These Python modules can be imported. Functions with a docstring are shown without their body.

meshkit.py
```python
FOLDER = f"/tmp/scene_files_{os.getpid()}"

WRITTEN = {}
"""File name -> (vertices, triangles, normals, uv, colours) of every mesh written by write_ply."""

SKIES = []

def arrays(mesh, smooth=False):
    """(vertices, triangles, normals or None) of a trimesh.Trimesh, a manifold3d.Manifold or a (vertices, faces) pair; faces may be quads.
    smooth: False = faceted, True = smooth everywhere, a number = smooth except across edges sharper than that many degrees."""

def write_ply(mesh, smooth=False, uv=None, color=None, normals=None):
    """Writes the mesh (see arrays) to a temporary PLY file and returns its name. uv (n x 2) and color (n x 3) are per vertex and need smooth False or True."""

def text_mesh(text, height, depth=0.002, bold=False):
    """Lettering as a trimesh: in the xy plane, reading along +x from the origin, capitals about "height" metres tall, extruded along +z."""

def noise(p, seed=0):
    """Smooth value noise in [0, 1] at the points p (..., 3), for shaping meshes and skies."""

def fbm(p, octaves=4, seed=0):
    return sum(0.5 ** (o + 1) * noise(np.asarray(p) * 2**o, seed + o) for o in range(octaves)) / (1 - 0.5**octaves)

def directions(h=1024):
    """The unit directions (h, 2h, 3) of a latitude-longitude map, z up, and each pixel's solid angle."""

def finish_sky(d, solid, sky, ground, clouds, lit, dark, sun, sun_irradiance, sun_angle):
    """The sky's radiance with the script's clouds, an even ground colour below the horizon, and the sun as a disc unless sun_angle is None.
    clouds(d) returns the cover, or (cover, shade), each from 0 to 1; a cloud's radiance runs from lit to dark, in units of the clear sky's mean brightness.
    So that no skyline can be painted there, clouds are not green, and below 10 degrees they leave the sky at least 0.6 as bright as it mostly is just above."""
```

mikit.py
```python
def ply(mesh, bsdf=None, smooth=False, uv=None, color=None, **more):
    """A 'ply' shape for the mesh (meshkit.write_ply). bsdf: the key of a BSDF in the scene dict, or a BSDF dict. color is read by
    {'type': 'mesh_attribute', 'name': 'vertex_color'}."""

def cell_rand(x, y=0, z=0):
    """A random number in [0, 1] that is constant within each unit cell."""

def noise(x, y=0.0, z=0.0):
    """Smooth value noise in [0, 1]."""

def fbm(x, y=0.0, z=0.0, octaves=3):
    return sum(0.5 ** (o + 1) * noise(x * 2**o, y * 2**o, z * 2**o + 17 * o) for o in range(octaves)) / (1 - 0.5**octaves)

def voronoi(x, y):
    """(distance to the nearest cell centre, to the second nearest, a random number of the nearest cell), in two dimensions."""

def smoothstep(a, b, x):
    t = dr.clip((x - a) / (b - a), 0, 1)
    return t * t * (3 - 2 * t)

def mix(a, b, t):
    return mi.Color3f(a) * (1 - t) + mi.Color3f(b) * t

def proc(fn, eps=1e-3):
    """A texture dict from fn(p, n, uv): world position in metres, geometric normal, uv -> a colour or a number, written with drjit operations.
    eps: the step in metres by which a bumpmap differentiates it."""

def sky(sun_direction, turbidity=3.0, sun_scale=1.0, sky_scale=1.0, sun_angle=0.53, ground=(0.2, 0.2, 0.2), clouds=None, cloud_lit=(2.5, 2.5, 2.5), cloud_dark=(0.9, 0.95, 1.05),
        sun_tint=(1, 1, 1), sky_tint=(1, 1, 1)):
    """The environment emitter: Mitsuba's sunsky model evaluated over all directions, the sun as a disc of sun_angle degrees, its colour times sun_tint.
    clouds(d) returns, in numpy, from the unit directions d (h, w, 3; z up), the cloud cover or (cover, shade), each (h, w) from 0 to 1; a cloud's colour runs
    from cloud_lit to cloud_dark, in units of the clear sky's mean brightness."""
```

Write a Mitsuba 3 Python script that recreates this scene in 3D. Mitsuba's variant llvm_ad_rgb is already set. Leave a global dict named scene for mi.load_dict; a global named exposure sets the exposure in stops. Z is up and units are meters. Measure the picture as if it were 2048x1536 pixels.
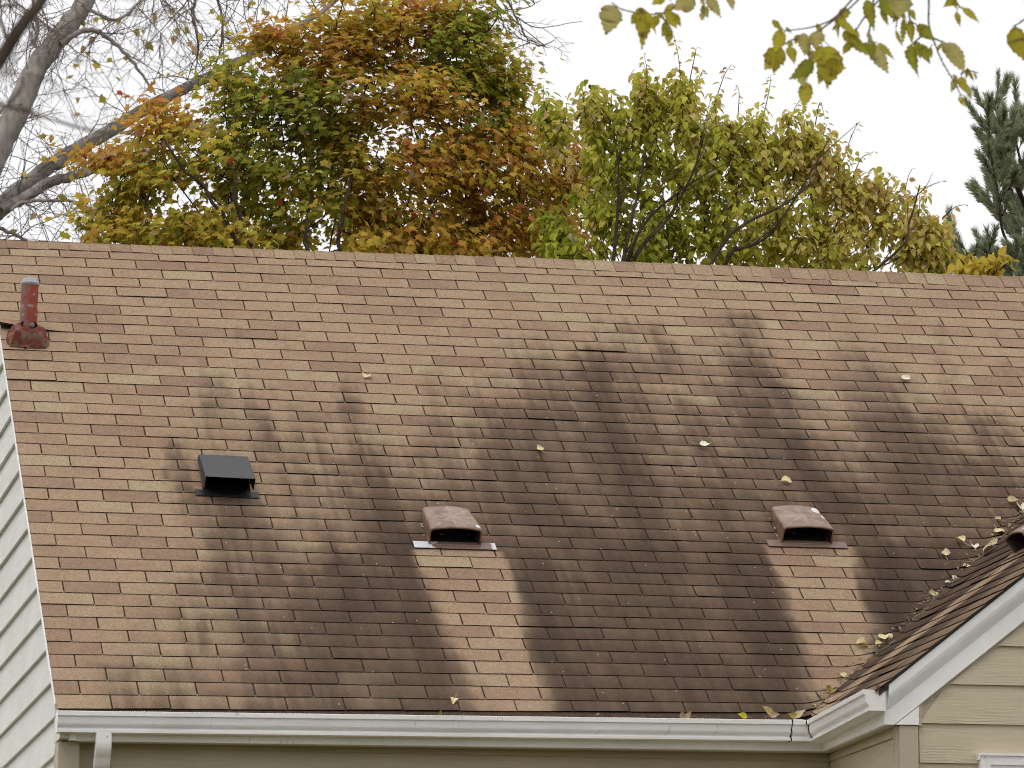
import math, random
import numpy as np, trimesh, drjit as dr, mitsuba as mi, mikit
from shapely.geometry import LineString, Polygon
from mikit import noise, fbm, voronoi, smoothstep, mix, cell_rand

T4 = mi.ScalarTransform4f
scene, labels = {}, {}
rng = np.random.default_rng(7)

# ------------------------------------------------------------------ camera, sky, exposure
CAM = {"o":[-2.977,-24.285,1.638],"fwd":[0.20164,0.96296,0.179],"up":[-0.03449,-0.17566,0.98385],"fov":12.2709}
CO, CF, CU = (np.array(CAM[k], float) for k in ('o', 'fwd', 'up'))
scene['camera'] = {'type': 'thinlens', 'fov': CAM['fov'], 'fov_axis': 'x', 'aperture_radius': 0.0055, 'focus_distance': 28.0, 'near_clip': 0.5, 'far_clip': 2000.0,
                   'to_world': T4().look_at(origin=CO.tolist(), target=(CO + CF).tolist(), up=CU.tolist())}
exposure = 2.1


def overcast(d):
    az = np.arctan2(d[..., 1], d[..., 0])
    shade = 0.14 + 0.10 * np.sin(2.0 * az + 1.0) * np.cos(3 * d[..., 2]) + 0.06 * np.sin(5 * az + 9 * d[..., 2])
    return np.ones(d.shape[:2]), np.clip(shade, 0, 1)


scene['sky'] = mikit.sky([-0.35, -0.45, 0.82], turbidity=3, sun_scale=0.10, sun_angle=20, ground=(0.08, 0.08, 0.06), clouds=overcast, cloud_lit=(2.9, 2.9, 2.95), cloud_dark=(1.9, 1.95, 2.05))

# ------------------------------------------------------------------ materials
TH = math.radians(38.0)
CT, ST, TT = math.cos(TH), math.sin(TH), math.tan(TH)
ZE, XW, VR = 4.4, 3.72, 5.415          # eave height, foot of the wing roof, length of the main slope
YR = VR * CT                            # ridge
XR = 6.32                               # ridge of the wing
YF = -1.17                              # front of the wing
TAB, EXP = 0.3048, 0.127
STREAKS = [[0.644,2.946,0.641,1.917,0.073,0.104,0.6],[0.859,2.298,0.822,1.54,0.161,0.171,0.62],[0.822,1.594,0.785,0.792,0.195,0.182,0.34],[0.57,0.912,0.571,0.551,0.029,0.031,0.55],[0.924,3.809,0.901,2.797,0.057,0.065,0.32],[1.168,3.86,1.118,2.811,0.052,0.062,0.34],[1.374,4.458,1.386,3.94,0.057,0.042,0.2],[1.163,4.343,1.173,4.116,0.021,0.021,0.3],[1.728,3.807,1.682,2.494,0.047,0.078,0.4],[1.709,2.583,1.688,1.725,0.078,0.13,0.62],[1.468,1.657,1.401,0.717,0.088,0.156,0.85],[1.198,1.397,1.136,-0.026,0.104,0.182,0.5],[1.767,1.982,1.718,-0.018,0.13,0.195,0.72],[2.239,4.005,2.113,2.58,0.091,0.104,0.25],[3.523,4.688,3.367,3.328,0.135,0.156,0.42],[3.775,4.654,3.682,3.857,0.083,0.091,0.35],[3.314,4.284,3.112,2.29,0.078,0.161,0.66],[3.287,3.385,3.2,1.837,0.117,0.156,0.5],[4.344,4.823,4.298,3.838,0.104,0.117,0.48],[4.309,4.033,4.242,3.018,0.099,0.117,0.45],[4.348,3.222,4.382,2.366,0.078,0.117,0.8],[4.416,2.516,4.475,1.937,0.104,0.13,0.7],[4.601,1.944,4.381,0.695,0.104,0.143,0.95],[5.604,4.804,5.43,3.727,0.047,0.062,0.3],[5.54,3.543,5.435,2.43,0.091,0.117,0.5],[4.842,1.986,4.705,1.085,0.234,0.286,0.7],[2.467,1.824,2.413,-0.011,0.094,0.156,0.9],[3.087,2.001,2.929,0.009,0.312,0.338,0.62],[3.71,1.922,3.587,0.035,0.169,0.182,0.9],[3.258,0.698,3.202,0.02,0.286,0.338,0.4],[0.187,0.407,0.168,-0.064,0.312,0.39,0.3],[2.652,2.321,2.668,1.751,0.156,0.156,0.35],[2.115,1.665,2.139,0.856,0.091,0.078,0.3],[4.974,5.307,4.817,4.336,0.031,0.036,0.0],[5.951,4.695,5.854,4.018,0.036,0.047,0.2],[1.234,2.938,1.255,2.179,0.078,0.104,0.25],[2.617,3.525,2.593,2.317,0.156,0.182,0.4],[5.079,3.574,4.959,2.46,0.182,0.208,0.3]]
WASHED = [[1.839,2.316,1.892,2.297,1.696,-0.003],[3.88,4.404,3.789,4.184,1.867,0.33]]


def stain(X, v, w):
    """Algae on the main slope: cover from 0 to 1 at X along the eave and v up the slope; w runs up each tab."""
    row = dr.floor(v / EXP)
    wob = (noise(X * 7, v * 1.7) - 0.5) * 0.12 + (noise(X * 23, row * 3.1) - 0.5) * 0.07
    low = smoothstep(4.45, 1.9, v - 0.40 * smoothstep(1.2, 3.0, X) + (noise(X * 2.4, 4.0) - 0.5) * 1.4)
    clean = 1 - 0.60 * low * smoothstep(0.15, 2.0, X + 0.55 * smoothstep(2.6, 0.2, v) + (noise(v * 1.3, X * 0.8) - 0.5) * 0.5)
    for xa, va, xb, vb, ha, hb, s in STREAKS:
        if s <= 0:
            continue
        t = (va - v) / (va - vb)
        tc = dr.clip(t, 0, 1)
        top = (noise(X * 26, va * 9) - 0.35) * 0.14 / (va - vb)
        inside = smoothstep(-0.04, 0.16, t + top) * (1 - smoothstep(0.65, 1.4, t))
        d = dr.abs(X + wob - xa - (xb - xa) * tc) / (ha + (hb - ha) * tc)
        clean *= 1 - 0.70 * s * inside * smoothstep(1.75, 0.15, d)
    D = 1 - clean
    for x0, x1, x2, x3, v0, v1 in WASHED:
        t = dr.clip((v0 - v) / (v0 - v1), 0, 1)
        a, b = x0 + (x2 - x0) * t, x1 + (x3 - x1) * t
        xx = X + (noise(X * 3, v * 3) - 0.5) * 0.08 + (noise(X * 12, v * 2.2) - 0.5) * 0.06
        soft = 0.03 + 0.085 * t
        inside = smoothstep(a - soft, a + soft, xx) * smoothstep(b + soft, b - soft, xx) * smoothstep(v0 + 0.03, v0 - 0.02, v)
        D = D * (1 - (0.97 - 0.25 * t * noise(X * 21, v * 1.1)) * inside)
    fine = fbm(X * 11, v * 4.5, 0.0, 3) - 0.5 + 0.45 * (noise(X * 36, v * 1.4) - 0.5)
    tongue = smoothstep(0.35, 0.75, noise(X * 34, row * 7.7)) * 1.3 - 0.5
    edge = 0.5 - dr.clip(w, 0, 1)
    some = smoothstep(0.03, 0.30, D) * (1 - 0.6 * smoothstep(0.5, 0.9, D))
    return dr.clip(D + some * (0.36 * fine + 0.24 * edge + 0.34 * edge * tongue * smoothstep(0.32, 0.12, D)), 0, 1)


def stain_wing(s, Y, w):
    D = 0.80 - 0.35 * smoothstep(-0.45, -0.85, Y) + (fbm(Y * 6, s * 2.2) - 0.5) * 0.4
    strip = smoothstep(0.17, 0.07, Y + (noise(s * 3, Y * 3) - 0.5) * 0.05) * smoothstep(-0.30, -0.20, Y) * smoothstep(1.56, 1.46, s)
    return dr.clip(D * (1 - 0.97 * strip) + (0.5 - dr.clip(w, 0, 1)) * 0.15, 0, 1)


def shingle_color(p, n, uv):
    X, v = p.x, p.y * CT + (p.z - ZE) * ST
    s = (p.x - XW) * CT + (p.z - ZE) * ST
    r, w = uv.x, uv.y
    blend = noise(X * 7 + r * 91, v * 3.0, p.y * 4)
    c = mix((0.366, 0.268, 0.185), (0.350, 0.246, 0.169), smoothstep(0.35, 0.75, blend))
    c = dr.select(r < 0.13, mix((0.384, 0.302, 0.198), (0.366, 0.270, 0.185), smoothstep(0.45, 0.75, blend)), c)
    c = dr.select(r > 0.66, mix((0.324, 0.225, 0.157), (0.350, 0.248, 0.171), smoothstep(0.45, 0.75, blend)), c)
    c = dr.select(r > 0.87, mix((0.290, 0.200, 0.143), (0.326, 0.227, 0.159), smoothstep(0.5, 0.8, blend)), c)
    g = cell_rand(p.x * 190, p.y * 190, p.z * 190)
    g2 = noise(p.x * 100, p.y * 100, p.z * 100)
    g3 = cell_rand(p.x * 88, p.y * 88, p.z * 88)
    c *= 0.64 + 0.32 * g + 0.22 * g2 + 0.20 * g3
    D = dr.select(n.x < -0.3, stain_wing(s, p.y, w), stain(X, v, w))
    D = dr.select(dr.abs(n.x) < 0.3, dr.select(n.y > 0.1, 0.2, D), D)
    grey = mi.Color3f(0.150, 0.108, 0.080) * (0.8 + 0.4 * g2) * (0.85 + 0.3 * cell_rand(r * 977))
    dark = mi.Color3f(0.067, 0.047, 0.039) * (0.75 + 0.3 * g + 0.3 * g2)
    c = mix(c, grey * 0.5 + c * 0.30, smoothstep(0.0, 0.6, D))
    c = mix(c, dark, smoothstep(0.35, 1.05, D))
    fx, fv = X / 0.045, (v + p.x * 0.13) / 0.045
    speck = dr.select((cell_rand(fx, fv, 5) > 0.985) & (dr.square(fx - dr.floor(fx) - 0.5) + dr.square(fv - dr.floor(fv) - 0.5) < 0.008), 1.0, 0.0)
    c = mix(c, (0.55, 0.55, 0.52), speck * smoothstep(0.2, 0.5, D))
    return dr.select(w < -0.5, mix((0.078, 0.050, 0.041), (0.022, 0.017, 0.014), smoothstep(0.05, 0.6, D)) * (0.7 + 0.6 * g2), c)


def two(b):
    return {'type': 'twosided', 'bsdf': b}


def rough(color, rough_=0.6, spec=0.4, **more):
    col = {'type': 'rgb', 'value': list(color)} if isinstance(color, (tuple, list)) else color
    return two({'type': 'principled', 'base_color': col, 'roughness': rough_, 'specular': spec, **more})


scene['m_shingle'] = two({'type': 'diffuse', 'reflectance': mikit.proc(shingle_color)})
scene['m_underlay'] = two({'type': 'diffuse', 'reflectance': mikit.proc(lambda p, n, uv: mi.Color3f(0.088, 0.062, 0.050) * (0.6 + 0.8 * noise(p.x * 90, p.y * 90, p.z * 90)))})


def trim_color(p, n, uv):
    d = fbm(p.x * 4 + p.y * 4, p.z * 9, p.y * 3)
    streak = smoothstep(0.86, 0.94, noise(p.x * 75 + p.y * 85, p.z * 9.0)) * smoothstep(0.5, 0.7, noise(p.x * 3.3 + p.y * 3, p.z * 30))
    grime = smoothstep(0.55, 0.85, fbm(p.x * 1.5, p.z * 14, p.y * 2))
    c = mix((0.86, 0.86, 0.86), (0.80, 0.80, 0.79), smoothstep(0.35, 0.75, d))
    c = mix(c, (0.58, 0.56, 0.51), 0.3 * grime)
    return mix(c, (0.30, 0.28, 0.24), 0.45 * streak)


scene['m_rake'] = rough(mikit.proc(lambda p, n, uv: mix((0.84, 0.84, 0.84), (0.76, 0.76, 0.745), smoothstep(0.3, 0.75, fbm(p.x * 5, p.y * 5, p.z * 5)))), 0.45, 0.4)
scene['m_trim'] = rough(mikit.proc(trim_color), 0.42, 0.4)
scene['m_bright'] = rough((0.80, 0.80, 0.79), 0.4, 0.4)


def grain(p, n, uv):
    along = dr.select(dr.abs(n.x) > 0.6, p.y, p.x)
    q = along * 7 + 1.5 * noise(along * 2.0, p.z * 9)
    return 0.0009 * dr.sin(p.z * 420 + 7 * noise(q, p.z * 26) + 3 * noise(along * 22, p.z * 60)) * noise(along * 5, p.z * 50) + 0.0008 * noise(along * 40, p.z * 300)


def siding_color(a, b):
    def f(p, n, uv):
        d = fbm(p.x * 2.5 + p.y * 2.5, p.z * 5, p.y * 2)
        along = dr.select(dr.abs(n.x) > 0.6, p.y, p.x)
        g = noise(along * 9, p.z * 160)
        return mix(a, b, smoothstep(0.3, 0.75, d)) * (0.94 + 0.10 * g)
    return f


def bumped(b, scale=1.0):
    return two({'type': 'bumpmap', 'arbitrary': mikit.proc(grain, 0.002), 'scale': scale, 'bsdf': b})


for nm, a, b in (('m_cream', (0.70, 0.70, 0.665), (0.74, 0.74, 0.71)), ('m_beige', (0.535, 0.470, 0.345), (0.495, 0.430, 0.315))):
    scene[nm] = bumped({'type': 'principled', 'base_color': mikit.proc(siding_color(a, b)), 'roughness': 0.6, 'specular': 0.3})
scene['m_beige_trim'] = rough((0.44, 0.385, 0.29), 0.5)
scene['m_soffit'] = rough((0.55, 0.54, 0.50), 0.6)
scene['m_dark'] = rough((0.012, 0.011, 0.010), 0.8, 0.1)
scene['m_black'] = rough((0.030, 0.029, 0.033), 0.42, 0.32)
scene['m_lead'] = rough((0.17, 0.16, 0.155), 0.5, 0.3)
scene['m_sealant'] = rough((0.015, 0.014, 0.013), 0.7)


def brown_paint(p, n, uv):
    a, b = dr.select(uv.x > 5, uv.x - 10, uv.x), uv.y      # across and up the hood, each from -1 to 1 (the chipped vent has 10 added)
    wear = fbm(p.x * 26, p.y * 26, p.z * 26)
    dust = smoothstep(0.35, 0.8, fbm(p.x * 9 + 3, p.y * 7, p.z * 7)) * smoothstep(0.1, 0.6, n.z)
    ang = dr.abs(a) - dr.abs(b)
    star = smoothstep(0.13, 0.02, dr.abs(ang)) + smoothstep(0.08, 0.015, dr.abs(a)) + smoothstep(0.09, 0.02, dr.abs(b))
    star = dr.clip(star, 0, 1) * smoothstep(0.25, 0.6, wear) * smoothstep(0.3, 0.7, n.z)
    c = mix((0.150, 0.086, 0.056), (0.235, 0.146, 0.096), smoothstep(0.3, 0.7, wear))
    c = mix(c, (0.31, 0.235, 0.185), 0.65 * dust)
    c = mix(c, (0.38, 0.32, 0.28), 0.36 * star)
    wob = (wear - 0.5) * 0.9
    d2 = dr.minimum(dr.square((a - 0.86) / 0.20) + dr.square((b - 0.80) / 0.26), dr.square((a - 1.0) / 0.10) + dr.square((b - 0.12) / 0.22))
    d1 = dr.square((a - 1.0) / 0.12) + dr.square((b + 0.78) / 0.12)
    chip = smoothstep(1.1, 0.95, dr.select(uv.x > 5, d2, d1) + wob) * smoothstep(0.3, 0.5, n.z)
    c = mix(c, (0.62, 0.63, 0.66), chip)
    return dr.select(b > 2.5, mi.Color3f(0.045, 0.030, 0.023), c)


scene['m_brown'] = rough(mikit.proc(brown_paint), 0.36, 0.5)


def flashing_paint(p, n, uv):
    w = fbm(p.x * 22, p.y * 30, p.z * 30)
    side = noise(p.x * 5.5, 2.0)
    bare = smoothstep(0.62, 0.66, 0.35 * side + 0.75 * (w - 0.2) + 0.40 * smoothstep(2.05, 1.92, p.x) + 0.35 * smoothstep(2.265, 2.285, p.x) * smoothstep(3.0, 2.9, p.x))
    return mix(mix((0.165, 0.10, 0.075), (0.22, 0.15, 0.12), w), (0.60, 0.61, 0.65), bare)


scene['m_flashing'] = rough(mikit.proc(flashing_paint), 0.5, 0.5)
scene['m_galvanised'] = rough((0.42, 0.44, 0.47), 0.35, 0.5, metallic=0.6)


def rust_paint(p, n, uv):
    a = fbm(p.x * 30, p.y * 30, p.z * 18)
    b = noise(p.x * 55, p.y * 55, p.z * 40)
    left = smoothstep(0.2, -0.9, n.x)
    c = mix((0.285, 0.054, 0.028), (0.225, 0.044, 0.027), a)
    c = mix(c, (0.235, 0.145, 0.115), 0.85 * smoothstep(0.38, 0.80, a * 0.75 + 0.36 * left + 0.2 * b - 0.1))
    ring = smoothstep(0.012, 0.004, dr.abs(p.z - 7.104)) * smoothstep(0.3, 0.6, b)
    return mix(c, (0.30, 0.29, 0.28), dr.clip(smoothstep(0.70, 0.76, a * 0.5 + b * 0.5) + 0.7 * ring, 0, 1))


def boot_paint(p, n, uv):
    a = fbm(p.x * 24, p.y * 24, p.z * 24)
    b = noise(p.x * 60, p.y * 60, p.z * 60)
    c = mix((0.185, 0.052, 0.036), (0.20, 0.12, 0.088), smoothstep(0.4, 0.62, a))
    return mix(c, (0.075, 0.045, 0.036), smoothstep(0.6, 0.8, b) * 0.8)


scene['m_rust'] = rough(mikit.proc(rust_paint), 0.6, 0.35)
scene['m_boot'] = rough(mikit.proc(boot_paint), 0.75, 0.2)
scene['m_leaf'] = {'type': 'principledthin', 'base_color': {'type': 'mesh_attribute', 'name': 'vertex_color'}, 'roughness': 0.5, 'diff_trans': 0.9, 'eta': 1.4}
scene['m_dry_leaf'] = two({'type': 'diffuse', 'reflectance': {'type': 'mesh_attribute', 'name': 'vertex_color'}})


def bark(c0, c1, sc):
    def f(p, n, uv):
        a = fbm(p.x * sc, p.y * sc, p.z * sc * 0.5)
        ridge = noise(p.x * sc * 5, p.y * sc * 5, p.z * sc * 2)
        return mix(c0, c1, smoothstep(0.3, 0.7, a)) * (0.7 + 0.6 * ridge)
    return f


scene['m_bark_grey'] = two({'type': 'diffuse', 'reflectance': mikit.proc(bark((0.29, 0.265, 0.245), (0.42, 0.39, 0.37), 6))})
scene['m_bark_twig'] = two({'type': 'diffuse', 'reflectance': {'type': 'rgb', 'value': [0.17, 0.135, 0.115]}})
scene['m_bark_dark'] = two({'type': 'diffuse', 'reflectance': mikit.proc(bark((0.050, 0.038, 0.030), (0.085, 0.065, 0.052), 9))})
scene['m_needle'] = {'type': 'principledthin', 'base_color': {'type': 'mesh_attribute', 'name': 'vertex_color'}, 'roughness': 0.45, 'diff_trans': 0.35, 'eta': 1.4}
scene['m_glass'] = {'type': 'thindielectric'}
scene['m_blind'] = rough((0.5, 0.5, 0.48), 0.8)
scene['m_grass'] = two({'type': 'diffuse', 'reflectance': mikit.proc(lambda p, n, uv: mix(mix((0.05, 0.065, 0.022), (0.085, 0.085, 0.035), fbm(p.x * 0.7, p.y * 0.7)), (0.15, 0.105, 0.05), smoothstep(0.5, 0.65, noise(p.x * 9, p.y * 9))))})


# ------------------------------------------------------------------ mesh helpers
def numbered(key):
    if key not in scene and not any(k.startswith(key + '__') for k in scene):
        return key
    i = 1
    while f'{key}_{i:03d}' in scene:
        i += 1
    return f'{key}_{i:03d}'


COUNT = {}


def key_for(base):
    n = COUNT.get(base, 0)
    COUNT[base] = n + 1
    return base if n == 0 else f'{base}_{n:03d}'


def add(base, mesh, m, smooth=False, label=None, cat=None, group=None, kind=None, uv=None, color=None):
    key = key_for(base)
    scene[key] = mikit.ply(mesh, m, smooth=smooth, uv=uv, color=color)
    tag(key, label, cat, group, kind)
    return key


def tag(key, label=None, cat=None, group=None, kind=None):
    d = {k: v for k, v in (('label', label), ('category', cat), ('group', group), ('kind', kind)) if v}
    if d:
        labels[key] = d


class MB:
    def __init__(self):
        self.v, self.f, self.n = [], [], 0

    def put(self, v, f):
        v, f = np.asarray(v, float), np.asarray(f, int)
        if f.shape[1] == 4:
            f = np.vstack([f[:, [0, 1, 2]], f[:, [0, 2, 3]]])
        self.v.append(v)
        self.f.append(f + self.n)
        self.n += len(v)
        return self

    def mesh(self):
        return np.vstack(self.v), np.vstack(self.f)

    def box(self, lo, hi):
        x0, y0, z0 = lo
        x1, y1, z1 = hi
        v = [(x0, y0, z0), (x1, y0, z0), (x1, y1, z0), (x0, y1, z0), (x0, y0, z1), (x1, y0, z1), (x1, y1, z1), (x0, y1, z1)]
        return self.put(v, [(0, 3, 2, 1), (4, 5, 6, 7), (0, 1, 5, 4), (1, 2, 6, 5), (2, 3, 7, 6), (3, 0, 4, 7)])

    def hexa(self, v8):
        return self.put(v8, [(0, 3, 2, 1), (4, 5, 6, 7), (0, 1, 5, 4), (1, 2, 6, 5), (2, 3, 7, 6), (3, 0, 4, 7)])

    def tube(self, pts, rad, sides=5):
        v, f = tube(pts, rad, sides)
        return self.put(v, f)


def tube(points, radii, sides=5):
    p = np.asarray(points, float)
    r = np.broadcast_to(np.asarray(radii, float), (len(p),))
    t = np.gradient(p, axis=0)
    t /= np.linalg.norm(t, axis=1, keepdims=True) + 1e-12
    up = np.array([0.31, 0.22, 0.92]) if abs(t[:, 2]).mean() < 0.8 else np.array([0.9, 0.4, 0.1])
    a = np.cross(t, up)
    a /= np.linalg.norm(a, axis=1, keepdims=True) + 1e-12
    b = np.cross(t, a)
    ang = np.arange(sides) * 2 * np.pi / sides
    v = p[:, None] + r[:, None, None] * (np.cos(ang)[None, :, None] * a[:, None] + np.sin(ang)[None, :, None] * b[:, None])
    i, j = np.meshgrid(np.arange(len(p) - 1), np.arange(sides), indexing='ij')
    q = np.stack([i * sides + j, i * sides + (j + 1) % sides, (i + 1) * sides + (j + 1) % sides, (i + 1) * sides + j], -1).reshape(-1, 4)
    return v.reshape(-1, 3), np.vstack([q[:, [0, 1, 2]], q[:, [0, 2, 3]]])


def cones(a, b, ra, rb, sides=5):
    """Many truncated cones at once."""
    a, b = np.asarray(a, float), np.asarray(b, float)
    t = b - a
    t /= np.linalg.norm(t, axis=1, keepdims=True) + 1e-9
    e = np.cross(t, np.where(np.abs(t[:, 2:]) < 0.9, [0, 0, 1.0], [1.0, 0, 0]))
    e /= np.linalg.norm(e, axis=1, keepdims=True) + 1e-9
    g = np.cross(t, e)
    ang = np.arange(sides) * 2 * np.pi / sides
    ring = np.cos(ang)[None, :, None] * e[:, None] + np.sin(ang)[None, :, None] * g[:, None]
    v = np.stack([a[:, None] + np.asarray(ra)[:, None, None] * ring, b[:, None] + np.asarray(rb)[:, None, None] * ring], 1)
    j = np.arange(sides)
    q = np.stack([j, (j + 1) % sides, sides + (j + 1) % sides, sides + j], -1)
    f = np.vstack([q[:, [0, 1, 2]], q[:, [0, 2, 3]]])
    f = (f[None] + (np.arange(len(a)) * 2 * sides)[:, None, None]).reshape(-1, 3)
    return v.reshape(-1, 3), f


def smooth_line(pts, n):
    """A smooth curve through the points (Catmull-Rom), n samples per span; works on columns such as radius too."""
    p = np.asarray(pts, float)
    if len(p) < 3:
        return p[0] + (p[-1] - p[0]) * np.linspace(0, 1, n + 1)[:, None]
    q = np.vstack([2 * p[0] - p[1], p, 2 * p[-1] - p[-2]])
    out = []
    for i in range(1, len(q) - 2):
        t = np.linspace(0, 1, n, endpoint=False)[:, None]
        a, b, c, d = q[i - 1], q[i], q[i + 1], q[i + 2]
        out.append(0.5 * (2 * b + (c - a) * t + (2 * a - 5 * b + 4 * c - d) * t**2 + (3 * b - a - 3 * c + d) * t**3))
    return np.vstack([*out, p[-1:]])


# ------------------------------------------------------------------ roof surfaces
def smax_lift(P):
    """Near the valley the shingles bridge the crease in a soft curve."""
    a, b = ZE + P[..., 1] * TT, ZE + (P[..., 0] - XW) * TT
    k = 0.11
    P = P.copy()
    P[..., 2] += np.where((P[..., 1] < 2.9), np.maximum(k - np.abs(a - b), 0) ** 2 / (4 * k), 0)
    return P


def Pm(X, v, h):
    X, v, h = np.broadcast_arrays(np.asarray(X, float), np.asarray(v, float), np.asarray(h, float))
    return smax_lift(np.stack([X, v * CT - h * ST, ZE + v * ST + h * CT], -1))


def Pw(Y, s, h):
    Y, s, h = np.broadcast_arrays(np.asarray(Y, float), np.asarray(s, float), np.asarray(h, float))
    return smax_lift(np.stack([XW + s * CT - h * ST, Y, ZE + s * ST + h * CT], -1))


ROWS = [0, 1, 2, 4, 6, 9, 15, 20, 28, 34, 42]
DL = [-.022, -.013, -.005, 0, .004, 0, -.004, .006, .009, .010, -.008]
DR = [.065, .036, .036, .042, .030, .010, -.006, -.010, -.008, .015, .026]
WOB = rng.normal(0, 0.0016, (60, 40))


def course(X, row):
    """How far up the slope the lower edge of a course runs at X: the courses sag and wander a little."""
    t = np.clip((np.asarray(X, float) - 0.3) / 3.0, -0.2, 1.25)
    l, r = np.interp(row, ROWS, DL), np.interp(row, ROWS, DR)
    xs = np.clip((np.asarray(X, float) + 0.6) / 0.3, 0, 38)
    i = np.floor(xs).astype(int)
    w = WOB[row, i] * (1 - (xs - i)) + WOB[row, i + 1] * (xs - i)
    return row * EXP - 0.016 + l + (r - l) * t + (w if row > 0 else 0)


def tab_mesh(P, us, lo, hi, lift, r):
    """A shingle tab: us = samples along the course, lo/hi = its lower edge and its upper end there, lift = how far its lower edge stands off. (vertices, faces, uv)"""
    n = len(us)
    top0 = P(us, lo, 0.0090 + lift)
    bot0 = P(us, lo, 0.0030 + lift * 0.9)
    mid = P(us, lo + (hi - lo) * 0.5, 0.0070 + lift * 0.35)
    top1 = P(us, hi, 0.0034)
    v = np.vstack([top0, mid, top1, top0, bot0, top0[[0]], bot0[[0]], top1[[0]], top0[[-1]], bot0[[-1]], top1[[-1]]])
    k = EXP / np.mean(hi - lo)
    uv = np.vstack([np.tile([r, 0.0], (n, 1)), np.tile([r, 0.5 / k], (n, 1)), np.tile([r, 1.0 / k], (n, 1)), np.tile([r, -1.0], (2 * n + 6, 1))])
    i = np.arange(n - 1)
    f = []
    for a, b in ((0, n), (n, 2 * n)):
        f += [np.stack([a + i, a + i + 1, b + i + 1], 1), np.stack([a + i, b + i + 1, b + i], 1)]
    a, b = 4 * n, 3 * n
    f += [np.stack([a + i, a + i + 1, b + i + 1], 1), np.stack([a + i, b + i + 1, b + i], 1)]
    m = 5 * n
    f.append(np.array([[m, m + 2, m + 1], [m + 3, m + 4, m + 5]]))
    return v, np.vstack(f), uv


def joined(tabs):
    at = np.cumsum([0] + [len(t[0]) for t in tabs])
    return (np.vstack([t[0] for t in tabs]), np.vstack([t[1] + a for t, a in zip(tabs, at)])), np.vstack([t[2] for t in tabs])


def in_view(P, margin=0.0):
    q = np.asarray(P) - CO
    right = np.cross(CF, CU)
    z = q @ CF
    t = math.tan(math.radians(CAM['fov'] / 2))
    x, y = q @ right / z / t, q @ CU / z / t / 0.75
    return (abs(x) < 1 + margin) & (abs(y) < 1 + margin), z


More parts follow.
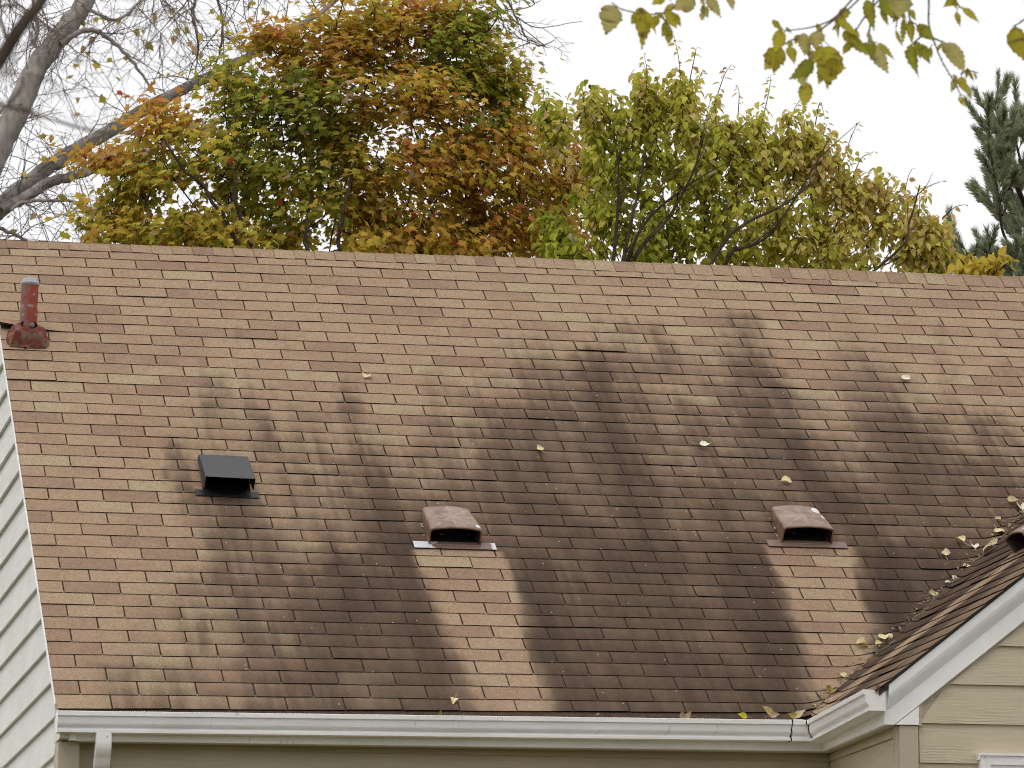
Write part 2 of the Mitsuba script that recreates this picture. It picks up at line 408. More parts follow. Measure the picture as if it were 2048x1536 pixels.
# ------------------------------------------------------------------ the house
H = 'house'
tag(H, 'house with a black-streaked tan shingle roof, white gutters and pale siding', 'house')
XL, XE = -0.285, 9.9

# decks: boards and felt under the shingles
d = MB()
for sgn in (1, -1):
    A = [(XL + .01, -0.038, ZE - .038 * TT), (XE, -0.038, ZE - .038 * TT), (XE, YR, ZE + VR * ST), (XL + .01, YR, ZE + VR * ST)]
    A = [(x, y if sgn > 0 else 2 * YR - y, z) for x, y, z in A]
    d.hexa([(x, y, z - 0.008) for x, y, z in A] + A)
add(H + '__roof', d.mesh(), 'm_underlay')
tag('house__roof', 'tan and brown three-tab shingle roof slope with dark algae streaks')

VRNG = np.random.default_rng(21)
tabs = []
PIPE_BOX = (-0.30, 0.02, 3.93, 4.16)
for row in range(42):
    k0 = 0.0 if row % 2 == 0 else -0.5
    for k in range(-2, 34):
        u0, u1 = (k + k0) * TAB, (k + k0 + 1) * TAB
        g = 0.0026 + VRNG.uniform(0, 0.0020)
        a, b = max(u0 + g, XL), min(u1 - g, XE)
        r, lift = VRNG.random(), max(0, VRNG.normal(0, 0.0022))
        if VRNG.random() < 0.020:
            lift += VRNG.uniform(0.003, 0.007)
        skew = VRNG.normal(0, 0.0012, 2)
        if b - a < 0.012:
            continue
        vm = (row + 0.5) * EXP
        xv = XW + row * EXP * CT
        if vm < 3.35 and a > xv + 0.05:
            continue
        near = b > xv - 0.35 and vm < 3.35
        us = np.linspace(a, b, 9 if near else 5)
        lo = course(us, row) + np.interp(us, [a, b], skew)
        hi = course(us, row + 1) + 0.020
        l = lift * np.interp(us, [a, b], VRNG.uniform(0.2, 1.0, 2))
        if near:
            lim = XW + (lo + hi) / 2 * CT + 0.02
            us = np.minimum(us, lim)
            if us[-1] - us[0] < 0.01:
                continue
        cx, cv = (a + b) / 2, (row + .5) * EXP
        if row == 33 and a < -0.05:        # the tab curled up beside the pipe
            l = l + np.interp(us, [XL, -0.05, 0.1], [0.050, 0.012, 0.0])
        t = tab_mesh(Pm, us, lo, hi, l, r)
        ok, z = in_view(t[0].mean(0))
        area = (us[-1] - us[0]) * (0.6 if row == 41 else 1) / z ** 2
        tabs.append((t, area if ok else 0.0))
order = sorted(range(len(tabs)), key=lambda i: -tabs[i][1])
parts, rest = sorted(order[:300]), order[300:]
for i in parts:
    t = tabs[i][0]
    add(H + '__roof__shingle', (t[0], t[1]), 'm_shingle', uv=t[2])
m, uv = joined([tabs[i][0] for i in rest])
add(H + '__roof__shingle_field', m, 'm_shingle', uv=uv, kind='stuff')

# back slope of the main roof
bs = []
for row in range(42):
    us = np.linspace(XL, XE, 3)
    t = tab_mesh(Pm, us, np.full(3, row * EXP), np.full(3, (row + 1) * EXP + .02), np.zeros(3), VRNG.random())
    v = t[0].copy()
    v[:, 1] = 2 * YR - v[:, 1]
    bs.append((v, t[1][:, ::-1], t[2]))
m, uv = joined(bs)
add(H + '__roof__shingle_field', m, 'm_shingle', uv=uv, kind='stuff')

# ridge caps
for i in range(80):
    x0 = XL - 0.004 + i * 0.127
    wd = np.interp(x0, [0, 3, 6.3], [0.088, 0.114, 0.138]) + VRNG.normal(0, .003)
    r = VRNG.random()
    tilt = (0.0165 + VRNG.uniform(0, .002), 0.0125)
    sec = [(-wd, -0.0055), (-wd * 0.5, -0.001), (-0.022, 0.0), (-0.006, 0.004)]
    rows_ = []
    for x, h in ((x0, tilt[0]), (x0 + 0.160, tilt[1])):
        dvx = np.interp(x, [0, 3, 6.3], [-.045, 0, .012])
        f_ = [np.array([x, (VR + dv_ + dvx) * CT - (h + hh) * ST, ZE + (VR + dv_ + dvx) * ST + (h + hh) * CT]) for dv_, hh in sec]
        apex = np.array([x, YR, ZE + VR * ST + dvx * ST + h / CT * 1.0 - 0.002])
        b_ = [np.array([p[0], 2 * YR - p[1], p[2]]) for p in f_[::-1]]
        rows_.append(np.array(f_ + [apex] + b_))
    A, B = rows_
    n = len(A)
    low = np.array([0, -0.3, -1.0]) * 0.007
    v = np.vstack([A, B, A, A + low, A[[0]], B[[0]], A[[0]] + low * 1.1, B[[0]] + low * 1.1])
    j = np.arange(n - 1)
    f = np.vstack([np.stack([j, n + j, n + j + 1], 1), np.stack([j, n + j + 1, j + 1], 1), np.stack([2 * n + j, 2 * n + j + 1, 3 * n + j + 1], 1), np.stack([2 * n + j, 3 * n + j + 1, 3 * n + j], 1), [[4 * n, 4 * n + 2, 4 * n + 3], [4 * n, 4 * n + 3, 4 * n + 1]]])
    uv = np.vstack([np.tile([r, 0.6], (2 * n, 1)), np.tile([r, -1.0], (2 * n + 4, 1))])
    add(H + '__roof__ridge_cap', (v, f), 'm_shingle', uv=uv)

# wing roof
SR = (XR - XW) / CT
d = MB()
for sgn in (1, -1):
    xa, xb = XW + 0.03, XR
    za, zb = ZE + 0.03 * TT, ZE + (XR - XW) * TT
    A = [(xa, YF - 0.03, za), (xa, 0.02, za), (xb, XR - XW, zb), (xb, YF - 0.03, zb)]
    A = [(x if sgn > 0 else 2 * XR - x, y, z) for x, y, z in A]
    if sgn < 0:
        A = A[::-1]
    A = A[::-1]
    d.hexa([(x, y, z - 0.03) for x, y, z in A] + A)
add(H + '__wing_roof', d.mesh(), 'm_underlay')
tag('house__wing_roof', 'lower roof slope of the projecting wing, darkly stained with one pale washed strip')
tabs = []
for row in range(26):
    k0 = 0.0 if row % 2 == 0 else -0.5
    for k in range(-5, 12):
        u0, u1 = (k + k0) * TAB, (k + k0 + 1) * TAB
        g = 0.0038
        a, b = max(u0 + g, YF - 0.045), u1 - g
        r, lift = VRNG.random(), max(0, VRNG.normal(0, 0.003))
        yv = row * EXP * CT
        if b - a < 0.012 or a > yv + 0.05:
            continue
        us = np.linspace(a, b, 9 if b > yv - 0.3 else 5)
        lo = row * EXP + VRNG.normal(0, .001) + np.zeros_like(us) + (0.02 if row == 0 else 0)
        hi = (row + 1) * EXP + 0.02 + np.zeros_like(us)
        us = np.minimum(us, (lo + hi) / 2 * CT + 0.02)
        if us[-1] - us[0] < 0.01 or row * EXP > SR:
            continue
        hi = np.minimum(hi, SR)
        t = tab_mesh(Pw, us, lo, hi, lift + np.zeros_like(us), r)
        t = (t[0], t[1][:, ::-1], t[2])
        ok, z = in_view(t[0].mean(0), 0.05)
        tabs.append((t, ok))
for t, ok in tabs:
    if ok:
        add(H + '__wing_roof__shingle', (t[0], t[1]), 'm_shingle', uv=t[2])
far = [t for t, ok in tabs if not ok]
mirror = []
for t, ok in tabs:
    v = t[0].copy()
    v[:, 0] = 2 * XR - v[:, 0]
    mirror.append((v, t[1][:, ::-1], t[2]))
m, uv = joined(far + mirror)
add(H + '__wing_roof__shingle_field', m, 'm_shingle', uv=uv, kind='stuff')
# the woven valley: a strip that bridges the crease
ts = np.linspace(0.0, 2.9, 60)
cr = np.linspace(-0.16, 0.16, 9)
G = []
for c_ in cr:
    if c_ <= 0:
        G.append(Pm(XW + ts * CT + c_, ts, 0.0022))
    else:
        G.append(Pw(ts * CT - c_, ts, 0.0022))
G = np.array(G)
i, j = np.meshgrid(np.arange(len(cr) - 1), np.arange(len(ts) - 1), indexing='ij')
n = len(ts)
q = np.stack([i * n + j, (i + 1) * n + j, (i + 1) * n + j + 1, i * n + j + 1], -1).reshape(-1, 4)
add(H + '__wing_roof__valley', (G.reshape(-1, 3), np.vstack([q[:, [0, 1, 2]], q[:, [0, 2, 3]]])), 'm_shingle', uv=np.tile([0.9, 0.3], (len(cr) * n, 1)), smooth=False)

# ------------------------------------------------------------------ walls
E_ = 0.2015


def boards(base, m, axis, plane, out, z0, z1, left, right, holes=()):
    """Lap siding: axis 0 = boards along X, 1 = along Y; plane = where the wall stands, out = which way it faces; left(z), right(z) = its ends."""
    z = z0
    while z < z1 - 0.01:
        t = min(z + E_, z1)
        spans = [(left(z), right(z), left(t), right(t))]
        for hx0, hx1, hz0, hz1 in holes:
            if t > hz0 + .02 and z < hz1 - 0.06:
                l0, r0, l1, r1 = spans[0]
                spans = [(l0, hx0, l1, hx0), (hx1, r0, hx1, r1)]
        for l0, r0, l1, r1 in spans:
            if r0 - l0 < 0.03:
                continue
            r1, l1 = max(r1, l1 + 0.004), l1
            o0, o1, i_ = plane + out * (0.026 if m == 'm_cream' else 0.019), plane + out * 0.003, plane - out * 0.004
            P = [(l0, o0, z), (r0, o0, z), (r0, i_, z + .004), (l0, i_, z + .004), (l1, o1, t + .012), (r1, o1, t + .012), (r1, i_, t + .012), (l1, i_, t + .012)]
            if axis == 1:
                P = [(b, a, c) for a, b, c in P]
            mb = MB().hexa(P)
            # a small rounded drop at the lower edge catches the light
            add(base, mb.mesh(), m)
        z = t


BX = 8.72
d = MB().box((-0.245, 0.205, 0), (XE, 0.28, 4.23))
add(H + '__wall', d.mesh(), 'm_beige')
boards(H + '__wall__siding_board', 'm_beige', 0, 0.202, -1, 4.2 - E_ * 20, 4.232, lambda z: -0.150, lambda z: 3.87)
gz = lambda z: max(0.205, (z - ZE + 0.028) / TT)
pts = [(0.12, 0), (2 * YR - .12, 0), (2 * YR - .12, 4.38), (YR, ZE + YR * TT - .1), (.12, 4.38)]
v = np.array([(-0.243, a, b) for a, b in pts] + [(-0.20, a, b) for a, b in pts])
add(H + '__gable_wall', (v, np.array([[0, 2, 1], [0, 3, 2], [0, 4, 3], [5, 6, 7], [5, 7, 8], [5, 8, 9]])), 'm_cream')
boards(H + '__gable_wall__siding_board', 'm_cream', 1, -0.243, -1, 4.359 - E_ * 21, ZE + YR * TT - .04, gz, lambda z: 2 * YR - gz(z))
labels['house__gable_wall'] = {'label': 'cream white gable wall of lap siding'}
# wing walls
d = MB().box((3.885, YF + 0.06, 0), (3.97, 0.21, 4.26))
add(H + '__wing_wall', d.mesh(), 'm_beige')
boards(H + '__wing_wall__siding_board', 'm_beige', 1, 3.882, -1, 4.2 - E_ * 20, 4.25, lambda z: -1.10, lambda z: 0.19)
pts = [(3.90, 0), (2 * XR - 3.90, 0), (2 * XR - 3.90, 4.38), (XR, ZE + (XR - XW) * TT - .12), (3.90, 4.38)]
v = np.array([(a, YF + .034, b) for a, b in pts] + [(a, YF + .10, b) for a, b in pts])
add(H + '__wing_gable_wall', (v, np.array([[0, 1, 2], [0, 2, 3], [0, 3, 4], [5, 7, 6], [5, 8, 7], [5, 9, 8]])), 'm_beige')
lx = lambda z: max(3.972, 3.985 + (z - 4.352) / TT)
WIN = (4.30, 5.24, 3.0, 4.095)
boards(H + '__wing_gable_wall__siding_board', 'm_beige', 0, YF + 0.034, -1, 4.064 - E_ * 20, ZE + (XR - XW) * TT - .25, lx, lambda z: 2 * XR - lx(z), holes=[WIN])
labels['house__wing_gable_wall'] = {'label': 'beige lap siding of the wing gable'}
# other outer walls, never in view
d = MB().box((XE - .08, 0.2, 0), (XE, 2 * YR - .12, 4.38)).box((-0.2, 2 * YR - 0.2, 0), (XE, 2 * YR - .12, 4.38)).box((BX - .08, YF + .1, 0), (BX, 3.0, 4.3))
add(H + '__outer_wall', d.mesh(), 'm_beige')

# corner boards
d = MB().box((-0.262, 0.175, 0), (-0.152, 0.202, 4.226)).box((-0.262, 0.2022, 0), (-0.2432, 0.27, 4.226)).box((-0.2615, 0.070, 0), (-0.153, 0.1748, 4.2155))
add(H + '__corner_board', d.mesh(), 'm_beige_trim')
add(H + '__corner_board', MB().box((-0.2620, 0.0, 4.2265), (-0.2155, 0.27, 4.385)).mesh(), 'm_cream')
d = MB().box((3.866, YF + .006, 0), (3.962, YF + .032, 4.249)).box((3.860, YF + .0322, 0), (3.882, YF + .11, 4.249))
add(H + '__corner_board', d.mesh(), 'm_beige_trim')
# J channel along the rake and beside the eave return
d = MB()
d.box((3.966, YF + .008, 4.249), (3.984, YF + .034, 4.372))
L_ = 3.4
for a, b in ((0, 0.006), (0.010, 0.016)):
    p0, dx = np.array([3.964, 0, 4.351]), np.array([CT, 0, ST])
    nn = np.array([ST, 0, -CT])
    q = [p0 + nn * a, p0 + nn * b, p0 + nn * b + dx * L_, p0 + nn * a + dx * L_]
    d.hexa([(x[0], YF + .006 + a, x[2]) for x in q] + [(x[0], YF + .030, x[2]) for x in q])
add(H + '__channel_trim', d.mesh(), 'm_beige_trim')


# fascias, soffits
def sheet(pts, thick):
    """A flat polygon of corner points given counter-clockwise as seen from where 'thick' points."""
    P = np.array(pts, float)
    n = len(P)
    v = np.vstack([P - np.array(thick), P])
    f = [[n, n + i, n + i + 1] for i in range(1, n - 1)] + [[0, i + 1, i] for i in range(1, n - 1)]
    for i in range(n):
        j = (i + 1) % n
        f += [[i, j, n + j], [i, n + j, n + i]]
    return v, np.array(f)


add(H + '__fascia', sheet([(-0.215, 0, 4.213), (3.785, 0, 4.236), (3.785, 0, 4.384), (-0.215, 0, 4.384)], (0, -.02, 0)), 'm_trim')
add(H + '__fascia', sheet([(3.785, -0.0005, 4.236), (3.785, YF + .001, 4.252), (3.785, YF + .001, 4.43), (3.785, -0.0005, 4.42)], (-.02, 0, 0)), 'm_trim')
d = MB().box((-0.212, -0.028, 4.2145), (-0.182, -0.0005, 4.30))
add(H + '__fascia_return', d.mesh(), 'm_bright')
add(H + '__soffit', sheet([(-0.215, 0.0205, 4.222), (-0.215, .201, 4.222), (3.87, .201, 4.244), (3.87, 0.0205, 4.244)], (0, 0, -.006)), 'm_soffit')
add(H + '__soffit', sheet([(3.8055, YF + .03, 4.259), (3.8055, 0.02, 4.246), (3.882, 0.02, 4.246), (3.882, YF + .03, 4.259)], (0, 0, -.006)), 'm_soffit')
# rake boards of the wing front (and the mirrored ones)
def rake(base, lo, hi, y, x0, m, cut=None, thick=0.022):
    """A board along the rake between lo and hi metres below the roof plane (measured straight down)."""
    zt = lambda x, o: ZE + (x - XW) * TT - o
    for sgn in (1, -1):
        p = [(x0, zt(x0, hi)), (XR, zt(XR, hi)), (XR, zt(XR, lo)), (x0, zt(x0, lo))]
        if cut is not None:
            pg = Polygon(p).intersection(Polygon([(x0, cut), (99, cut), (99, 99), (x0, 99)]))
            p = list(pg.exterior.coords)[:-1]
            if Polygon(p).exterior.is_ccw is False:
                p = p[::-1]
        q = [(x if sgn > 0 else 2 * XR - x, y, z) for x, z in p]
        if sgn < 0:
            q = q[::-1]
        add(base, sheet(q, (0, -thick, 0)), m)


rake(H + '__rake_board', 0.050, 0.238, YF, 3.7855, 'm_rake', cut=4.252)
rake(H + '__rake_moulding', 0.012, 0.064, YF - 0.036, 3.800, 'm_rake', thick=0.0355)
zt = lambda x, o: ZE + (x - XW) * TT - o
cove = [(0.0645, YF - 0.034), (0.083, YF - 0.0315), (0.103, YF - 0.0225), (0.122, YF - 0.0115), (0.140, YF - 0.0012)]
for sgn in (1, -1):              # a cove under the moulding
    V = []
    for x in (3.802, XR):
        V += [(x if sgn > 0 else 2 * XR - x, y, zt(x, o)) for o, y in cove] + [(x if sgn > 0 else 2 * XR - x, YF - 0.0012, zt(x, 0.0645))]
    F = [(i, i + 1, i + 7, i + 6) for i in range(5)] + [(5, 0, 6, 11)]
    tri = [[0, 5, 4], [0, 4, 3], [0, 3, 2], [0, 2, 1]]
    v_, f_ = MB().put(V, F).mesh()
    add(H + '__rake_cove', (v_, np.vstack([f_, tri])), 'm_rake', smooth=40)
zb = lambda x: ZE + (x - XW) * TT - 0.2405
xb0 = XW + (4.252 - ZE + 0.2405) / TT
add(H + '__eave_return', sheet([(xb0 + .004, YF - .006, 4.2525), (3.964, YF - .006, 4.2525), (3.964, YF - .006, zb(3.964) - .003)], (0, -.02, 0)), 'm_trim')
# drip edges
d = MB()
for vv0, vv1 in ((0.0, VR),):
    A = [(XL - .006, v * CT, ZE + v * ST) for v in (vv0, vv1)]
    o = np.array([0, -ST, CT])
    a0, a1 = np.array(A[0]), np.array(A[1])
    e = np.array([0.006, 0, 0])
    d.hexa([a0 - o * .022, a0 - o * .022 + e, a1 - o * .022 + e, a1 - o * .022, a0 + o * .003, a0 + o * .003 + e, a1 + o * .003 + e, a1 + o * .003])
add(H + '__drip_edge', d.mesh(), 'm_trim')
d = MB()
A = [(XW + .05, YF - .046, ZE + .05 * TT), (XR, YF - .046, ZE + (XR - XW) * TT)]
o = np.array([-ST, 0, CT])
a0, a1 = np.array(A[0]), np.array(A[1])
e = np.array([0, .02, 0])
d.hexa([a0 - o * .004, a1 - o * .004, a1 - o * .004 + e, a0 - o * .004 + e, a0 + o * .003, a1 + o * .003, a1 + o * .003 + e, a0 + o * .003 + e])
add(H + '__drip_edge', d.mesh(), 'm_sealant')

# gutters (K style): d = out from the fascia, z below the lip
PROF = [(0.002, -0.006), (0.002, -0.104), (0.088, -0.104), (0.0885, -0.0925), (0.078, -0.0895), (0.0775, -0.0845), (0.084, -0.0795), (0.093, -0.073), (0.0995, -0.062), (0.1030, -0.048), (0.1040, -0.031), (0.1020, -0.0245), (0.1175, -0.0215), (0.1185, -0.0015), (0.116, 0.0), (0.104, 0.0), (0.103, -0.006)]
GP = LineString(PROF).buffer(0.0011, cap_style=2, join_style=2)
GUT = trimesh.creation.extrude_polygon(GP, 1.0)


def gutter_mesh(fn, segs=1):
    v, f = np.array(GUT.vertices), np.array(GUT.faces)
    return np.array([fn(*p) for p in v]), f


lip = lambda x: 4.353 + (x + 0.283) * 0.0081
lipw = lambda y: lip(3.667) + 0.036 * (-y - 0.118)
GX0, GY1 = -0.283, -1.192
g0 = key_for(H + '__gutter')
scene[g0] = mikit.ply(gutter_mesh(lambda d_, z, t: (GX0 + t * (3.785 - d_ - GX0), -d_, lip(GX0 + t * (3.785 - d_ - GX0)) + z)), 'm_trim', smooth=14)
tag(g0, 'long white gutter along the main eave, with debris and leaves in it')
m = gutter_mesh(lambda d_, z, t: (3.785 - d_, -d_ + t * (GY1 + d_), lipw(-d_ + t * (GY1 + d_)) + z))
g1 = key_for(H + '__gutter')
scene[g1] = mikit.ply((m[0], m[1][:, ::-1]), 'm_trim', smooth=14)
tag(g1, 'short white gutter on the wing ending in a flat cap')
CAPP = np.array(Polygon([(a, b) for a, b in PROF[:-1]]).simplify(0.0005).exterior.coords)[:-1]
capm = trimesh.creation.extrude_polygon(Polygon(CAPP).buffer(0.002, join_style=2), 0.002)
v = np.array(capm.vertices)
add(g0 + '__end_cap', (np.stack([GX0 - .0035 + v[:, 2], -v[:, 0], lip(GX0) + v[:, 1]], 1), capm.faces), 'm_bright')
add(g1 + '__end_cap', (np.stack([3.785 - v[:, 0], GY1 - .0035 + v[:, 2], lipw(GY1) + v[:, 1]], 1), capm.faces), 'm_bright')
# seam straps and the cracked sealant at the inside corner
seam = trimesh.creation.extrude_polygon(GP.buffer(0.0016), 1.0)
v = np.array(seam.vertices)


def strap(x0, x1, m, base, wob=0.0):
    x = x0 + v[:, 2] * (x1 - x0) + wob * np.sin(v[:, 1] * 170)
    add(base, (np.stack([x, -v[:, 0], lip(3.6) + v[:, 1]], 1), seam.faces), m)


strap(3.585, 3.591, 'm_sealant', g0 + '__seam', 0.003)
seam = trimesh.creation.extrude_polygon(GP.buffer(0.0022), 1.0)
v = np.array(seam.vertices)
strap(3.592, 3.648, 'm_trim', g0 + '__joint_strap')
d = MB()
for i in range(13):
    a, b = PROF[min(3 + i, 15)], PROF[min(4 + i, 15)]
    w0 = 0.0035 * math.sin(i * 1.9)
    d.tube([(3.785 - a[0] - .001 + w0 * .5, -a[0] - .003, lip(3.667) + a[1]), (3.785 - b[0] - .001 - w0 * .5, -b[0] - .003, lip(3.667) + b[1])], 0.0045, 5)
add(g0 + '__sealant', d.mesh(), 'm_sealant')
# silt in the gutter trough
d = MB()
xs = np.linspace(0.1, 3.66, 60)
V, F = [], []
for i, x in enumerate(xs):
    for dd in (0.006, 0.04, 0.075, 0.098):
        V.append((min(x, 3.78 - dd), -dd, lip(x) - 0.034 + 0.014 * math.sin(x * 9 + dd * 60) * math.sin(x * 3.1) + 0.012 * (x / 3.66)))
for i in range(len(xs) - 1):
    for k in range(3):
        a = i * 4 + k
        F.append((a, a + 4, a + 5, a + 1))
scene['m_silt'] = two({'type': 'diffuse', 'reflectance': mikit.proc(lambda p, n, uv: mix((0.10, 0.085, 0.065), (0.30, 0.27, 0.22), smoothstep(0.35, 0.7, fbm(p.x * 40, p.y * 60, p.z * 40))))})
add(g0 + '__silt', MB().put(V, F).mesh(), 'm_silt')

# downspout: an elbow under the outlet, then down the wall
def spout():
    path = [(-.046, -.062, 4.262), (-.046, -.062, 4.205)]
    for k in range(1, 7):
        a = k / 6 * 1.05
        path.append((-.046, -.062 + 0.07 * (1 - math.cos(a)), 4.205 - 0.07 * math.sin(a)))
    y, z = path[-1][1:]
    path += [(-.046, y + .012, z - .021), (-.046, y + .024, z - .042)]
    y, z = path[-1][1:]
    for k in range(1, 7):
        a = 1.05 - k / 6 * 1.05
        path.append((-.046, y + 0.06 * (math.cos(a) - math.cos(1.05)), z - 0.06 * (math.sin(1.05) - math.sin(a))))
    y, z = path[-1][1:]
    path += [(-.046, y, z - .05), (-.046, y, 0.1)]
    P = np.array(path)
    t = np.gradient(P, axis=0)
    t /= np.linalg.norm(t, axis=1, keepdims=True)
    ex = np.array([1.0, 0, 0])
    prof = []
    hw, hd, R = 0.041, 0.028, 0.007
    for cx_, cy_, a0 in ((hw - R, hd - R, 0), (-hw + R, hd - R, 90), (-hw + R, -hd + R, 180), (hw - R, -hd + R, 270)):
        for a in (0, 30, 60, 90):
            prof.append((cx_ + R * math.cos(math.radians(a0 + a)), cy_ + R * math.sin(math.radians(a0 + a))))
    n = len(prof)
    V = []
    for i in range(len(P)):
        ey = np.cross(t[i], ex)
        s = 1.0 if i % 2 else 0.965
        for a, b in prof:
            V.append(P[i] + ex * a * s + ey * b * s)
    F = [(i * n + j, i * n + (j + 1) % n, (i + 1) * n + (j + 1) % n, (i + 1) * n + j) for i in range(len(P) - 1) for j in range(n)]
    return MB().put(V, F).mesh()


k = add(H + '__downspout', spout(), 'm_trim', smooth=50)
d = MB().tube([(-.03, -.0905, 4.228), (-.03, -.0925, 4.228)], [0.004, 0.003], 8)
add(k + '__screw', d.mesh(), 'm_sealant')

# window in the wing front
x0, x1, z0, z1 = 4.283, 5.255, 2.98, 4.115
y0, y1 = YF - 0.012, YF + 0.05
w = H + '__window'
d = MB().box((x0 - .012, YF - .022, z1 - .012), (x1 + .012, YF + .03, z1)).box((x0 - .010, YF - .0215, z1 - .034), (x0 - .004, YF + .03, z1 - .012))
d.box((x0, y0, z1 - .058), (x1, y1, z1 - .0125)).box((x0, y0, z0), (x1, y1, z0 + .05)).box((x0, y0 + .001, z0 + .05), (x0 + .055, y1, z1 - .058)).box((x1 - .055, y0 + .001, z0 + .05), (x1, y1, z1 - .058))
add(w + '__frame', d.mesh(), 'm_bright')
d = MB().box((x0 + .056, y0 + .012, z1 - .10), (x1 - .056, y1, z1 - .0585)).box((x0 + .056, y0 + .012, z0 + .051), (x1 - .056, y1, z0 + .09)).box((x0 + .056, y0 + .013, z0 + .09), (x0 + .09, y1, z1 - .10)).box((x1 - .09, y0 + .013, z0 + .09), (x1 - .056, y1, z1 - .10)).box((x0 + .0905, y0 + .012, 3.53), (x1 - .0905, y1, 3.575))
add(w + '__sash', d.mesh(), 'm_trim')
yp = YF + .02
add(w + '__pane', (np.array([(x0 + .08, yp, z0 + .08), (x1 - .08, yp, z0 + .08), (x1 - .08, yp, z1 - .09), (x0 + .08, yp, z1 - .09)]), np.array([[0, 1, 2], [0, 2, 3]])), 'm_glass')
add(w + '__blind', MB().box((x0 + .06, YF + .055, z0 + .05), (x1 - .06, YF + .06, z1 - .06)).mesh(), 'm_blind')
d = MB().tube([(x0 + .022, YF - .0222, z1 - .0235), (x0 + .022, YF - .0262, z1 - .0235)], [.004, .003], 8)
add(w + '__screw', d.mesh(), 'm_sealant')


# ------------------------------------------------------------------ things on the roof
def frame(o, ex, ev, en):
    o, ex, ev, en = (np.asarray(a, float) for a in (o, ex, ev, en))
    return lambda a, b, c: o + ex * a + ev * b + en * c


